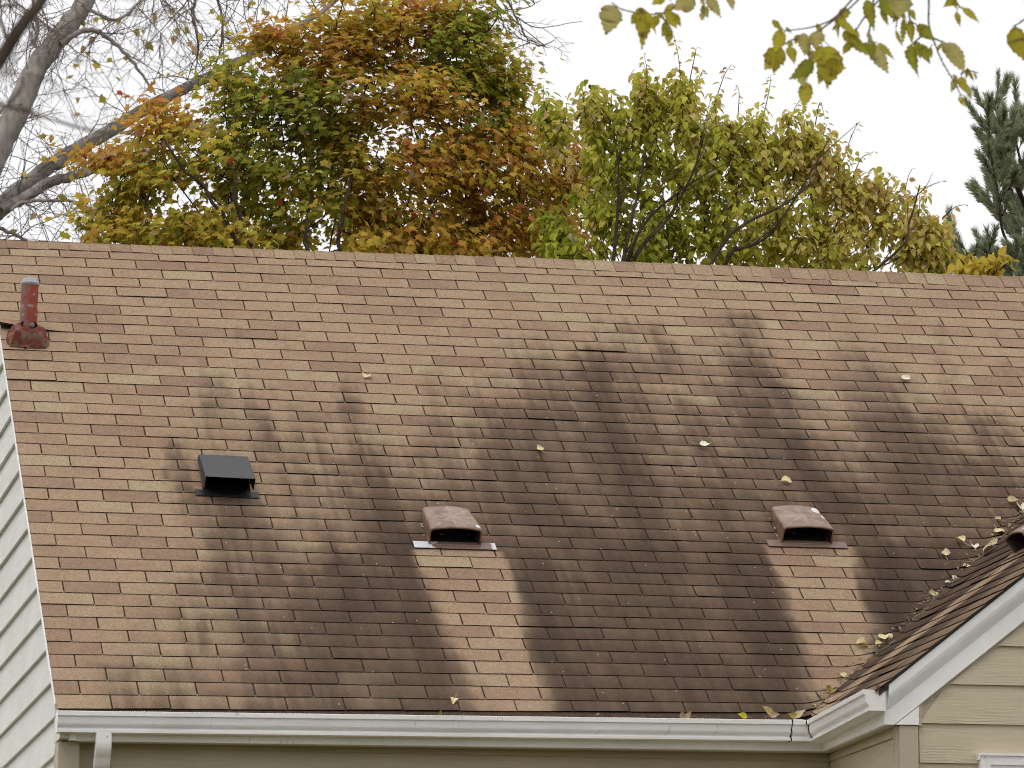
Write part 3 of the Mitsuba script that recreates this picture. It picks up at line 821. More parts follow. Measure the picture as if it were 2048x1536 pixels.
def roof_vent(fr, key, label, seed):
    """A slant-back attic vent: a rounded hood, open towards the eave, on a flat flange. Local axes: across, up the slope, off the roof."""
    r_ = np.random.default_rng(seed)
    tag(key, label)
    vs = np.array([0.380, 0.372, 0.352, 0.31, 0.25, 0.18, 0.10, 0.05, 0.02, 0.006, 0.0])
    hs = np.array([0.006, 0.028, 0.041, 0.050, 0.059, 0.074, 0.091, 0.099, 0.102, 0.1015, 0.098])
    ws = np.array([0.118, 0.128, 0.134, 0.138, 0.140, 0.143, 0.146, 0.1475, 0.148, 0.1475, 0.1455])

    def arch(w_, h_, n=9):
        R = min(0.022, h_ * 0.6)
        p = [(-w_, 0.0), (-w_, (h_ - R) * 0.5)]
        for a in np.linspace(180, 90, 6):
            p.append((-w_ + R + R * math.cos(math.radians(a)), h_ - R + R * math.sin(math.radians(a))))
        for x in np.linspace(-w_ + R, w_ - R, n)[1:-1]:
            p.append((x, h_ + 0.011 * (1 - (x / (w_ - R)) ** 2)))
        for a in np.linspace(90, 0, 6):
            p.append((w_ - R + R * math.cos(math.radians(a)), h_ - R + R * math.sin(math.radians(a))))
        return p + [(w_, (h_ - R) * 0.5), (w_, 0.0)]

    rings, uvs = [], []
    for vv, h_, w_ in zip(vs, hs, ws):
        a = arch(w_, h_)
        rings.append([fr(x, vv, hh + 0.012) for x, hh in a])
        uvs.append([(x / 0.13 + (10 if seed == 5 else 0), (vv - 0.17) / 0.16) for x, hh in a])
    for vv, sc in ((0.004, 0.93), (0.03, 0.90), (0.16, 0.88)):
        h_ = np.interp(vv, vs[::-1], hs[::-1]) * sc - .004
        a = arch(0.146 * (sc + .02), h_)
        rings.append([fr(x, vv, hh + 0.013) for x, hh in a])
        uvs.append([(x / 0.13, 3.0) for x, hh in a])
    R_ = np.array(rings)
    n = R_.shape[1]
    i, j = np.meshgrid(np.arange(len(R_) - 1), np.arange(n - 1), indexing='ij')
    q = np.stack([i * n + j, (i + 1) * n + j, (i + 1) * n + j + 1, i * n + j + 1], -1).reshape(-1, 4)
    f = np.vstack([q[:, [0, 1, 2]], q[:, [0, 2, 3]]])
    add(key + '__hood', (R_.reshape(-1, 3), f), 'm_brown', smooth=True, uv=np.array(uvs).reshape(-1, 2))
    # the dark throat inside
    ins = [fr(x, 0.15, hh + 0.013) for x, hh in arch(0.130, 0.058)]
    V = np.vstack([ins, [fr(0, 0.15, 0.04)]])
    k_ = len(ins)
    flo = [fr(-.13, 0.012, .0135), fr(.13, 0.012, .0135), fr(.13, .15, .0135), fr(-.13, .15, .0135)]
    V = np.vstack([V, flo])
    F = [[k_, a, a + 1] for a in range(k_ - 1)] + [[k_ + 1, k_ + 2, k_ + 3], [k_ + 1, k_ + 3, k_ + 4]]
    add(key + '__throat', (V, np.array(F)), 'm_dark')
    for sgn in (-1, 1):          # bent tabs just inside the mouth
        a, b, c = fr(sgn * .080, .022, .070), fr(sgn * .062, .024, .060), fr(sgn * .088, .03, .064)
        add(key + '__fin', (np.array([a, b, c, a + (c - a) * .3 + (b - a) * .9]), np.array([[0, 1, 2], [1, 3, 2]])), 'm_brown', uv=np.zeros((4, 2)))
    rim = smooth_line([fr(-.146, .001, .034), fr(-.142, -.001, .018), fr(-.12, -.004, .0135), fr(.12, -.004, .0135), fr(.142, -.001, .018), fr(.146, .001, .034)], 4)
    rv, rf = tube(rim, 0.0048, 6)
    add(key + '__rim', (rv, rf), 'm_brown', smooth=True, uv=np.zeros((len(rv), 2)))
    mb = MB()
    X_ = np.linspace(-0.232, 0.232, 7)
    lo_ = [fr(x, -0.046 + r_.normal(0, .001), 0.0165 + 0.002 * r_.random()) for x in X_]
    up_ = [fr(x, 0.03, 0.0145) for x in X_]
    V = np.vstack([lo_, up_, [p + (fr(0, 0, -.003) - fr(0, 0, 0)) for p in lo_]])
    F = [(a, a + 1, a + 8, a + 7) for a in range(6)] + [(14 + a, 15 + a, a + 1, a) for a in range(6)]
    add(key + '__flange', mb.put(V, F).mesh(), 'm_flashing')
    mb = MB()                    # old sealant beads and droppings beside the hood
    for _ in range(9):
        vv = r_.uniform(0.0, 0.3)
        c = fr(-0.148 - r_.uniform(0, .012), vv, 0.018)
        s = trimesh.creation.icosphere(subdivisions=1, radius=r_.uniform(.0025, .006))
        mb.put(s.vertices * [1, 1, .6] + c, s.faces)
    add(key + '__sealant_bead', mb.mesh(), 'm_bright', smooth=True)


EX, EV, EN = np.array([1.0, 0, 0]), np.array([0, CT, ST]), np.array([0, -ST, CT])
roof_vent(frame(Pm(2.068, 1.752, 0.0), EX, EV, EN), H + '__roof_vent', 'low brown metal roof vent with a pale star pattern and silver paint chips on its flange, left one of the two on the main slope', 3)
roof_vent(frame(Pm(4.118, 1.882, 0.0), EX, EV, EN), H + '__roof_vent_001', 'low brown metal roof vent with silver chips on its right edge, near the valley', 5)
roof_vent(frame(Pw(-0.095, 1.49, 0.0), np.array([0, -1.0, 0]), np.array([CT, 0, ST]), np.array([-ST, 0, CT])), H + '__roof_vent_002', 'brown roof vent on the wing roof, cut off by the right picture edge', 8)


def exhaust_vent():
    key = H + '__exhaust_vent'
    tag(key, 'black box shaped exhaust hood on the left part of the roof')
    o = Pm(0.858, 2.40, 0.0)
    a = math.radians(2.2)
    ex, ev = EX * math.cos(a) - EV * math.sin(a), EV * math.cos(a) + EX * math.sin(a)
    fr = frame(o, ex, ev, EN)
    hw = 0.138
    side = [(0.0, 0.012), (-0.196, 0.072), (-0.212, 0.156), (0.218, 0.062), (0.268, 0.012)]

    def plate(poly, a0, a1):
        n = len(poly)
        V = [fr(a0, b, c) for b, c in poly] + [fr(a1, b, c) for b, c in poly]
        F = [[0, i, i + 1] for i in range(1, n - 1)] + [[n, n + i + 1, n + i] for i in range(1, n - 1)]
        for i in range(n):
            j = (i + 1) % n
            F += [[i, n + i, n + j], [i, n + j, j]]
        return np.array(V), np.array(F)

    def strip(p, q, th):
        d_ = np.array([q[0] - p[0], q[1] - p[1]])
        nn = np.array([-d_[1], d_[0]]) / np.linalg.norm(d_) * th
        return [tuple(p), tuple(q), (q[0] + nn[0], q[1] + nn[1]), (p[0] + nn[0], p[1] + nn[1])]

    mb = MB()
    for p, q in ((side[3], side[2]), (side[4], side[3])):
        mb.put(*plate(strip(p, q, 0.002), -hw, hw))
    add(key + '__top', mb.mesh(), 'm_black')
    under = [(side[2][0] + .004, side[2][1] - .004), (side[3][0] - .004, side[3][1] - .003)]
    add(key + '__baffle', plate(strip(under[0], under[1], 0.001), -hw + .002, hw - .002), 'm_dark')
    for sgn in (-1, 1):
        mb = MB().put(*plate(side, sgn * hw - .001, sgn * hw + .001))
        if sgn < 0:
            for k_ in (0.28, 0.5):
                b0 = (side[4][0] * (1 - k_) + side[0][0] * k_, 0.014)
                mb.tube([fr(-hw - .002, 0.235 - k_ * .14, 0.018 + k_ * .02), fr(-hw - .002, -.03 - k_ * .2, 0.028 + k_ * .04)], 0.0035, 5)
        add(key + '__side', mb.mesh(), 'm_black')
    # duct collar and its dark mouth
    ang = np.linspace(0, 2 * np.pi, 33)[:-1]
    V = [fr(.126 * math.cos(t), -.046 + .124 * math.sin(t), h_) for h_ in (0.010, 0.024) for t in ang] + [fr(0, -.046, .0195)] + [fr(.122 * math.cos(t), -.046 + .120 * math.sin(t), .0195) for t in ang]
    F = [[i, (i + 1) % 32, 32 + (i + 1) % 32] for i in range(32)] + [[i, 32 + (i + 1) % 32, 32 + i] for i in range(32)] + [[64, 65 + i, 65 + (i + 1) % 32] for i in range(32)]
    add(key + '__collar', (np.array(V), np.array(F)), 'm_dark')
    V = [fr(-hw + .003, b, c) for b, c in ((0.20, .05), (0.25, .014))] + [fr(hw - .003, b, c) for b, c in ((0.20, .05), (0.25, .014))] + [fr(-hw + .003, -.10, .0150), fr(hw - .003, -.10, .0150)]
    add(key + '__liner', (np.array(V), np.array([[0, 1, 3], [0, 3, 2], [1, 4, 5], [1, 5, 3]])), 'm_dark')
    P = plate([(-0.178, 0.0165), (-0.110, 0.0155), (-0.110, 0.0125), (-0.178, 0.0145)], -0.180, 0.180)
    add(key + '__flange', P, 'm_black')


exhaust_vent()


def vent_pipe():
    key = H + '__vent_pipe'
    tag(key, 'rusty red vent pipe with a grey collar and a crumpled flashing boot')
    b = Pm(-0.131, 4.05, 0.0)
    b0, b1 = b + [0.0, 0, -0.02], np.array([-0.121, b[1], 7.243])
    r_ = np.random.default_rng(4)
    n, rings = 20, 14
    ang = np.linspace(0, 2 * np.pi, n + 1)[:-1]
    V = []
    for i in range(rings):
        t = i / (rings - 1)
        c = b0 + (b1 - b0) * t
        R = 0.0505 + 0.001 * math.sin(i * 2.1) + (0.0015 if i in (6, 7) else 0)
        V += [c + [R * math.cos(a), R * math.sin(a), 0] for a in ang]
    F = [(i * n + j, i * n + (j + 1) % n, (i + 1) * n + (j + 1) % n, (i + 1) * n + j) for i in range(rings - 1) for j in range(n)]
    add(key + '__pipe', MB().put(V, F).mesh(), 'm_rust', smooth=True)
    V, F = [], []
    prof = [(0.0525, -.012), (0.056, -.004), (0.0565, 0.004), (0.050, 0.010), (0.044, 0.012), (0.043, 0.026), (0.037, 0.031), (0.030, 0.029), (0.029, -.03)]
    for R, dz in prof:
        V += [b1 + [R * math.cos(a), R * math.sin(a), dz] for a in ang]
    F = [(i * n + j, i * n + (j + 1) % n, (i + 1) * n + (j + 1) % n, (i + 1) * n + j) for i in range(len(prof) - 1) for j in range(n)]
    add(key + '__collar', MB().put(V, F).mesh(), 'm_galvanised', smooth=40)
    # the boot: a crumpled lead skirt
    V, F = [], []
    n2, k2 = 40, 9
    for i in range(k2):
        t = i / (k2 - 1)
        for j in range(n2):
            a = j / n2 * 2 * np.pi
            sq = 1 / max(abs(math.cos(a)), abs(math.sin(a))) ** 0.6
            RX, RV = 0.0495 + (0.120 * sq - 0.043) * t ** 0.75, 0.055 + (0.098 * sq - 0.05) * t ** 0.75
            fold = 0.016 * math.sin(5 * a + 1.0) * math.sin(math.pi * min(t * 1.1, 1)) + 0.012 * math.sin(9 * a + 2.2 + 3 * t) * t
            h_ = 0.105 * (1 - t) ** 1.25 + 0.014 + max(-0.008, fold) + 0.035 * math.exp(-((t - 0.5) / .22) ** 2) * (0.5 + 0.5 * math.sin(3 * a + 2.4))
            V.append(Pm(-0.131 + RX * math.cos(a), 4.045 + RV * math.sin(a), h_))
    for i in range(k2 - 1):
        for j in range(n2):
            F.append((i * n2 + j, (i + 1) * n2 + j, (i + 1) * n2 + (j + 1) % n2, i * n2 + (j + 1) % n2))
    add(key + '__boot', MB().put(V, F).mesh(), 'm_boot', smooth=35)
    mb = MB()
    s = trimesh.creation.icosphere(subdivisions=2, radius=0.016)
    mb.put(s.vertices * [1.1, .5, 1] + [-0.110, b[1] - .052, 6.985], s.faces)
    add(key + '__clamp', mb.mesh(), 'm_lead', smooth=True)


vent_pipe()

# ------------------------------------------------------------------ leaves lying about
OV = np.array([(0, 0), (.16, .03), (.30, .14), (.37, .30), (.35, .46), (.27, .62), (.17, .76), (.07, .90), (0, 1.0)])


def broad_leaf(size, width, curl, fold, seed, teeth=0.02, stalk=0.5, bend=0.3):
    """A leaf blade in local axes (x across, y to the tip, z up) with its stalk; (vertices, faces, how far out each vertex lies)."""
    r_ = np.random.default_rng(seed)
    L_, R_, M_ = [], [], []
    for i, (x, y) in enumerate(np.column_stack([np.interp(np.linspace(0, 8, 17), np.arange(9), OV[:, k]) for k in (0, 1)])):
        tth = teeth * (1 if i % 2 else -1) * (0 < y < 1)
        xr, xl = x * width / .37 * .5 * (1 + r_.normal(0, .06)), x * width / .37 * .5 * (1 + r_.normal(0, .06))
        R_.append((xr + tth * (x > .03), y))
        L_.append((-xl - tth * (x > .03), y))
        M_.append((0.0, y))
    P = np.array(L_ + M_ + R_)
    z = fold * np.abs(P[:, 0]) ** 1.0 + curl * (P[:, 1] - .35) ** 2 + bend * 0.12 * np.sin(P[:, 0] * 7 + seed) * P[:, 1]
    V = np.column_stack([P, z]) * size
    n = len(L_)
    F = []
    for a in (0, n):
        for i in range(n - 1):
            F += [(a + i, a + n + i, a + n + i + 1), (a + i, a + n + i + 1, a + i + 1)]
    out = np.abs(P[:, 0]) / (width * .5)
    if stalk:
        t = np.linspace(0, 1, 5)
        sp = np.column_stack([0.10 * np.sin(t * 2 + seed) * t, -t * stalk, 0.02 * t]) * size
        sv, sf = tube(sp, 0.016 * size, 4)
        F = np.vstack([F, sf + len(V)])
        V = np.vstack([V, sv])
        out = np.concatenate([out, np.full(len(sv), 0.2)])
    return V, np.array(F), out


STALK = {0: 235, 1: -60, 2: 150, 3: 172, 4: 200, 5: 205, 6: -95, 7: -22, 8: 95, 9: 20, 10: 205, 11: -52, 12: -100, 13: -97, 14: 178, 15: -140, 16: 40, 17: -100, 18: 172, 19: 200, 20: 190, 21: 10, 22: 0, 23: -105, 24: 70}
for i, (P, on, size, text) in enumerate([[[1.846,2.933,6.712],"m",0.05,"pale yellow fallen leaf on the clean tan shingles up from the left brown roof vent"],[[2.746,2.262,6.188],"m",0.038,"small curled yellow leaf with a long stalk lying between the two brown vents"],[[3.743,2.353,6.258],"m",0.056,"broad pale yellow leaf lying flat on a stained shingle upslope between the brown vents"],[[4.15,2.036,6.011],"m",0.05,"pale leaf with its stalk pointing left, just upslope of the right brown roof vent"],[[5.198,3.099,6.842],"m",0.05,"whitish fallen leaf lying high on the roof toward the right edge"],[[5.477,1.912,5.914],"m",0.058,"yellow leaf at the upper end of the valley, its stalk hanging left"],[[5.518,1.863,5.876],"m",0.07,"bright cream leaf at the right picture edge, beside the uppermost valley leaf"],[[5.333,1.734,5.775],"m",0.03,"tiny pale leaf with a thin stalk, just below the upper valley leaves"],[[5.3,1.617,5.684],"m",0.06,"cream leaf resting in the valley next to the vent on the wing roof"],[[5.262,1.5,5.625],"w",0.04,"small leaf folded over a twig beside the wing roof vent"],[[5.144,1.283,5.533],"w",0.085,"long ragged cream leaf in the valley below the wing roof vent"],[[5.038,1.528,5.614],"m",0.052,"folded cream leaf with a long stalk pointing down right, left of the valley leaves"],[[5.111,1.486,5.581],"m",0.045,"rounded grey-white leaf standing on a short stalk near the valley"],[[4.909,1.401,5.515],"m",0.05,"yellow leaf with its stalk hanging straight down, leftmost of the upper valley leaves"],[[4.996,1.288,5.427],"m",0.042,"notched yellow leaf with its stalk pointing left, midway up the valley"],[[4.896,1.187,5.348],"m",0.032,"small oval white leaf, the upper of a joined pair in the valley"],[[4.843,1.141,5.312],"m",0.036,"small oval white leaf, the lower of a joined pair in the valley"],[[4.722,1.035,5.229],"m",0.05,"pointed cream leaf in the valley, just below the joined oval pair"],[[4.178,0.597,4.887],"m",0.058,"pale leaf lying on the clean washed strip below the right brown vent, near the valley"],[[4.273,0.592,4.883],"m",0.045,"crumpled cream leaf, lowest of the leaf clump in the valley"],[[4.316,0.653,4.93],"m",0.055,"upright cream leaf in the middle of the leaf clump in the valley"],[[4.358,0.658,4.935],"m",0.05,"curled cream leaf on the upper right side of the leaf clump in the valley"],[[3.99,0.315,4.666],"m",0.05,"small yellow leaf low in the valley, above the inside gutter corner"],[[3.882,0.19,4.568],"m",0.055,"olive yellow leaf with a drooping stalk just above the inside gutter corner"],[[1.808,0.064,4.47],"m",0.04,"white curled leaf near the eave at the foot of the pale washed strip"]]):
    ex, ey, en = (EX, EV, EN) if on == 'm' else (np.array([0, -1.0, 0]), np.array([CT, 0, ST]), np.array([-ST, 0, CT]))
    if on == 'w':                # picture right on the wing slope is towards the viewer
        ex, ey = (ex + ey) / math.sqrt(2), (ey - ex) / math.sqrt(2)
    V, F, out = broad_leaf(size * 1.28, 0.84, 0.5 if i % 3 else -0.4, 0.25 + .15 * (i % 4), 100 + i, stalk=0.75 if i not in (4, 15, 16) else 0.3, bend=1.5)
    a = math.radians(STALK[i] + 180)
    tip, side = ex * math.cos(a) + ey * math.sin(a), ex * math.sin(a) - ey * math.cos(a)
    up = en + 0.35 * np.array([-.1, -1.0, 0.2])      # most stand up a little against the slope
    W = np.array(P) + V[:, :1] * side + (V[:, 1:2] - size * .5) * tip + (V[:, 2:] + 0.006) * up
    r_ = np.random.default_rng(i)
    base = np.array([0.86, 0.76, 0.48]) * (1 - .2 * r_.random()) if i not in (2, 4, 6, 12, 15, 16) else np.array([0.86, 0.82, 0.66])
    if i == 23:
        base = np.array([0.36, 0.33, 0.10])
    col = base * (1 - 0.30 * out[:, None] * r_.random((len(V), 1)))
    k = key_for('fallen_leaf')
    scene[k] = mikit.ply((W, F), 'm_dry_leaf', color=col)
    tag(k, text, 'leaf', 'fallen leaves on the roof')
for i, (P, on, size, text) in enumerate([[[1.709,-0.06,4.386],"g",0.035,"olive leaf standing in the gutter left of the pale washed strip"],[[2.552,-0.06,4.401],"g",0.02,"tiny tan leaf poking out of the middle of the long gutter"],[[3.004,-0.06,4.4],"g",0.045,"tan leaf standing in the gutter, left one of a touching pair"],[[3.037,-0.06,4.403],"g",0.045,"tan leaf standing in the gutter, right one of a touching pair"],[[3.327,-0.06,4.406],"g",0.06,"flat bright yellow leaf lying in the gutter near the inside corner"],[[3.463,-0.06,4.438],"g",0.075,"long brown-edged yellow leaf leaning out of the gutter near the inside corner"],[[3.504,-0.06,4.415],"g",0.05,"crumpled cream leaf in the gutter beneath the leaning long leaf"],[[3.607,-0.06,4.412],"g",0.05,"yellow leaf in the gutter, last one before the inside corner"],[[3.643,-0.06,4.424],"g",0.06,"pale leaf right at the inside corner of the gutters"],[[3.74,-1.196,4.428],"g",0.05,"pinkish dry leaf at the capped end of the short gutter"]]):
    V, F, out = broad_leaf(size * 1.1, 0.62, 0.5, 0.5, 300 + i, stalk=0.5, bend=2.0)
    a = math.radians([80, 30, 100, 60, 175, 140, 20, 150, 40, 110][i])
    flat = 0.85 if i == 4 else 0.35
    tip = np.array([math.cos(a), -0.15, math.sin(a) * (1 - flat * .6)])
    tip /= np.linalg.norm(tip)
    side = np.cross(tip, [0.1, -1.0, 0.35])
    side /= np.linalg.norm(side)
    up = np.cross(side, tip)
    W = np.array(P) + V[:, :1] * side + (V[:, 1:2] - size * .5) * tip + V[:, 2:] * up
    base = np.array([(0.30, 0.27, 0.09), (0.42, 0.30, 0.16), (0.52, 0.38, 0.22), (0.55, 0.42, 0.26), (0.50, 0.44, 0.05), (0.55, 0.45, 0.18), (0.58, 0.50, 0.34), (0.52, 0.46, 0.16), (0.60, 0.50, 0.34), (0.48, 0.30, 0.24)][i])
    r_ = np.random.default_rng(50 + i)
    col = base * (1 - 0.35 * out[:, None] * r_.random((len(V), 1)))
    k = key_for('fallen_leaf')
    scene[k] = mikit.ply((W, F), 'm_dry_leaf', color=col)
    tag(k, text, 'leaf', 'dead leaves caught in the gutters')


# crumbs, stalks and bits of leaf that have washed into the valley and the gutter corner
lr = np.random.default_rng(77)
mb, lc = MB(), []
for i in range(420):
    if i < 300:
        t = lr.uniform(0.02, 2.5) ** 1.0
        o_ = lr.normal(0, .055)
        c = Pm(XW + t * CT + o_, t, 0.012) if o_ < 0 else Pw(t * CT - o_, t, 0.012)
        n_ = EN if o_ < 0 else np.array([-ST, 0, CT])
    else:
        x = 3.68 - abs(lr.normal(0, .5))
        c, n_ = np.array([x, -lr.uniform(.02, .095), lip(x) - .016 + .010 * lr.random()]), np.array([0, -.3, 1.0])
    d_ = lr.normal(size=3)
    d_ -= n_ * (d_ @ n_)
    d_ /= np.linalg.norm(d_)
    w_ = np.cross(n_, d_)
    if lr.random() < .35:
        mb.tube([c - d_ * lr.uniform(.008, .03), c + n_ * .003, c + d_ * lr.uniform(.008, .03)], .0012, 4)
        k = 12
    else:
        a, b = lr.uniform(.004, .013), lr.uniform(.003, .009)
        mb.put([c - d_ * a, c - w_ * b + n_ * .004, c + d_ * a, c + w_ * b + n_ * .003, c + n_ * .006], [(0, 1, 4), (1, 2, 4), (2, 3, 4), (3, 0, 4)])
        k = 5
    q = lr.random()
    col = np.array((0.60, 0.50, 0.30) if q < .22 else (0.42, 0.40, 0.36) if q < .45 else (0.10, 0.07, 0.045) if q < .75 else (0.26, 0.19, 0.11)) * lr.uniform(.7, 1.2)
    lc.append(np.tile(col, (k, 1)))
add('leaf_litter', mb.mesh(), 'm_dry_leaf', color=np.vstack(lc), kind='stuff', label='crumbs, stalks and leaf scraps washed into the roof valley and gutter corner')

# ------------------------------------------------------------------ trees
MAP = np.array([(0, 0), (.10, -.03), (.40, -.02), (.31, .13), (.56, .36), (.36, .37), (.27, .52), (.13, .50), (0, 1.0)])


def leaf_template(kind):
    if kind == 'maple':
        right, left = MAP[1:-1], MAP[1:-1] * [-1, 1]
        ring = np.vstack([MAP[:1], right, MAP[-1:], left[::-1]])
        V = np.vstack([[(0, .28)], ring])
        z = -0.16 * np.abs(V[:, 0]) ** 1.2 - 0.10 * V[:, 1] ** 2
    else:
        o = np.array([(0, 0), (.21, .10), (.31, .32), (.25, .60), (.11, .84), (0, 1)])
        right, left = o[1:-1], o[1:-1] * [-1, 1]
        ring = np.vstack([o[:1], right, o[-1:], left[::-1]])
        V = np.vstack([[(0, .42)], ring])
        z = 0.34 * np.abs(V[:, 0]) - 0.22 * V[:, 1] ** 2
    n = len(ring)
    F = np.array([(0, 1 + i, 1 + (i + 1) % n) for i in range(n)])
    return np.column_stack([V, z]), F


def unit(a):
    return a / (np.linalg.norm(a, axis=-1, keepdims=True) + 1e-9)


def leaves(kind, pos, tipdir, normal, size, colors):
    """All leaves at once: (k, n, 3) vertices, the faces of one, (k, n, 3) colours."""
    V, F = leaf_template(kind)
    t = unit(tipdir)
    n = unit(normal - (normal * t).sum(1, keepdims=True) * t)
    s = np.cross(t, n)
    W = pos[:, None] + size[:, None, None] * (V[None, :, :1] * s[:, None] + V[None, :, 1:2] * t[:, None] + V[None, :, 2:] * n[:, None])
    return W, F, np.repeat(colors[:, None], len(V), 1)


def put_leaves(tree, W, F, C, first=300):
    """The leaves that show largest are parts of the crown, the rest are one part."""
    c = W.mean(1)
    ok, z = in_view(c)
    n = np.cross(W[:, 2] - W[:, 0], W[:, -2] - W[:, 0])
    size = np.abs((n * unit(c - CO)).sum(1)) / z ** 2
    # only leaves on the near side of the crown and above the ridge line show
    ridge = (c[:, 2] - CO[2]) / (c[:, 1] - CO[1]) > (ZE + VR * ST + 0.05 - CO[2]) / (YR - CO[1])
    near = c[:, 1] < np.percentile(c[:, 1], 22)
    score = size * ok * ridge * near
    order = np.argsort(-score)
    big = order[:first][score[order[:first]] > 0]
    rest = np.setdiff1d(np.arange(len(W)), big)
    k = len(W[0])
    f = (F[None] + (np.arange(len(rest)) * k)[:, None, None]).reshape(-1, 3)
    add(tree + '__crown', (W[rest].reshape(-1, 3), f), 'm_leaf', color=C[rest].reshape(-1, 3), kind='stuff')
    for i in big:
        add(tree + '__crown__leaf', (W[i], F), 'm_leaf', color=C[i])


def grow(trunk, tips, seed, step=0.2, rt=0.0035, expo=0.52, jit=0.03, seeds=()):
    """A branch skeleton that reaches every tip from the trunk and the limbs given: cones from each node to the one before it."""
    r_ = np.random.default_rng(seed)
    N, par = [np.asarray(p, float) for p in trunk], list(range(-1, len(trunk) - 1))
    for s in seeds:
        s = smooth_line(s, 6)
        j = int(np.argmin(np.linalg.norm(np.array(N) - s[0], axis=1)))
        for p in s:
            N.append(p)
            par.append(j)
            j = len(N) - 1
    top = N[len(trunk) - 1]
    for tip in tips[np.argsort(np.linalg.norm(tips - top, axis=1))]:
        A = np.array(N)
        d_ = np.linalg.norm(A - tip, axis=1) + 1.1 * np.maximum(0, A[:, 2] - tip[2] + 0.08)
        j = int(np.argmin(d_))
        a = A[j]
        L_ = np.linalg.norm(tip - a)
        k = max(1, int(math.ceil(L_ / step)))
        sag = r_.normal(0, 1, 3) * jit * L_
        for q in range(1, k + 1):
            t = q / k
            N.append(a + (tip - a) * t + sag * math.sin(math.pi * t) + np.array([0, 0, -0.06 * L_ * math.sin(math.pi * t)]))
            par.append(j)
            j = len(N) - 1
    A, par = np.array(N), np.array(par)
    cnt = np.ones(len(A))
    for i in range(len(A) - 1, 0, -1):
        if par[i] >= 0:
            cnt[par[i]] += cnt[i] * 0.55 + 0.0
    rad = rt * np.maximum(cnt, 1) ** expo
    for i in range(1, len(A)):
        if par[i] >= 0:
            rad[i] = min(rad[i], rad[par[i]])
    e = np.nonzero(par >= 0)[0]
    return cones(A[par[e]], A[e], rad[par[e]], rad[e], 5)


def in_blob(b, n, r_, shell=0.55):
    d_ = unit(r_.normal(size=(n, 3)))
    q = r_.random(n) ** shell
    return np.array(b[:3]) + d_ * q[:, None] * np.array([b[3], b[4], b[5]])


# --- the maple
MAPLE = [[3.483,13.0,11.507,0.573,0.515,0.409,0.62],[4.024,13.0,11.62,0.452,0.406,0.308,0.75],[4.442,13.0,11.514,0.37,0.333,0.329,0.3],[4.233,13.0,11.208,0.574,0.517,0.369,0.12],[3.733,13.0,11.183,0.532,0.479,0.368,0.6],[3.153,13.0,11.196,0.489,0.44,0.367,0.75],[2.822,13.0,11.306,0.244,0.22,0.163,0.7],[2.538,13.0,10.873,0.365,0.365,0.406,0.25],[2.958,12.8,10.762,0.445,0.401,0.364,0.15],[3.486,13.0,10.667,0.611,0.55,0.448,0.45],[4.051,12.7,10.832,0.568,0.512,0.325,0.7],[4.651,13.0,11.144,0.37,0.333,0.37,0.35],[4.819,13.0,11.025,0.247,0.222,0.247,0.35],[4.86,13.0,10.774,0.246,0.222,0.246,0.5],[4.442,13.0,10.586,0.491,0.442,0.328,0.2],[1.887,13.0,10.634,0.323,0.291,0.303,0.78],[1.445,13.0,10.324,0.221,0.199,0.141,0.9],[2.013,13.0,10.267,0.565,0.509,0.323,0.5],[1.691,13.0,10.046,0.362,0.326,0.282,0.4],[1.614,13.0,9.755,0.342,0.307,0.241,0.55],[2.14,13.0,9.757,0.524,0.471,0.222,0.42],[2.584,13.0,10.251,0.486,0.437,0.405,0.3],[2.913,13.0,10.017,0.527,0.474,0.324,0.35],[3.158,13.0,10.319,0.447,0.402,0.325,0.2],[3.735,13.0,10.303,0.53,0.477,0.367,0.6],[4.238,12.6,10.194,0.485,0.437,0.323,0.72],[4.838,12.7,10.41,0.448,0.403,0.305,0.72],[5.28,13.0,10.456,0.267,0.259,0.288,0.85],[5.152,13.0,10.114,0.41,0.369,0.246,0.7],[4.566,13.0,9.963,0.531,0.478,0.286,0.6],[3.902,13.0,9.851,0.529,0.476,0.244,0.55],[3.571,13.0,9.962,0.325,0.293,0.244,0.6],[2.834,13.0,9.682,0.445,0.4,0.121,0.5],[4.317,13.0,9.702,0.652,0.587,0.143,0.65],[4.858,13.0,9.766,0.368,0.331,0.184,0.72],[5.132,11.8,9.446,0.167,0.15,0.103,0.9],[2.423,12.7,9.553,0.48,0.432,0.112,0.45],[3.783,12.8,9.618,0.445,0.4,0.121,0.55],[1.792,12.8,9.577,0.4,0.36,0.104,0.5],[4.505,12.7,9.586,0.566,0.51,0.105,0.65],[5.003,12.7,9.834,0.284,0.256,0.203,0.7],[5.447,13.0,10.211,0.144,0.166,0.185,0.8],[3.492,13.0,9.131,1.052,0.75,0.364,0.4],[2.349,13.0,9.169,0.805,0.724,0.322,0.5],[4.565,13.0,9.172,0.651,0.586,0.366,0.5]]
r_ = np.random.default_rng(11)
tips, hue = [], []
for b in MAPLE:
    n = int(4 + 62 * b[3] * (b[5] + .06) ** 0.9 * 1.75)
    P = in_blob(b, n, r_)
    tips.append(P)
    hue.append(np.full(n, b[6]))
tips, hue = np.vstack(tips), np.concatenate(hue)
ctr = np.array([np.mean([b[0] for b in MAPLE]), np.mean([b[1] for b in MAPLE]), np.mean([b[2] for b in MAPLE]) - 0.3])
per = 31
k = len(tips) * per
base = np.repeat(tips, per, 0)
off = r_.normal(size=(k, 3)) * [0.105, 0.105, 0.050]
pos = base + off
outw = unit(pos - ctr)
nrm = outw * 0.55 + np.array([0, -0.35, 0.65]) + r_.normal(size=(k, 3)) * 0.42
tip_ = unit(off * [1, 1, .3]) * 0.7 + outw * 0.3 + np.array([0, 0, -0.55]) + r_.normal(size=(k, 3)) * 0.3
size = r_.uniform(0.052, 0.090, k)
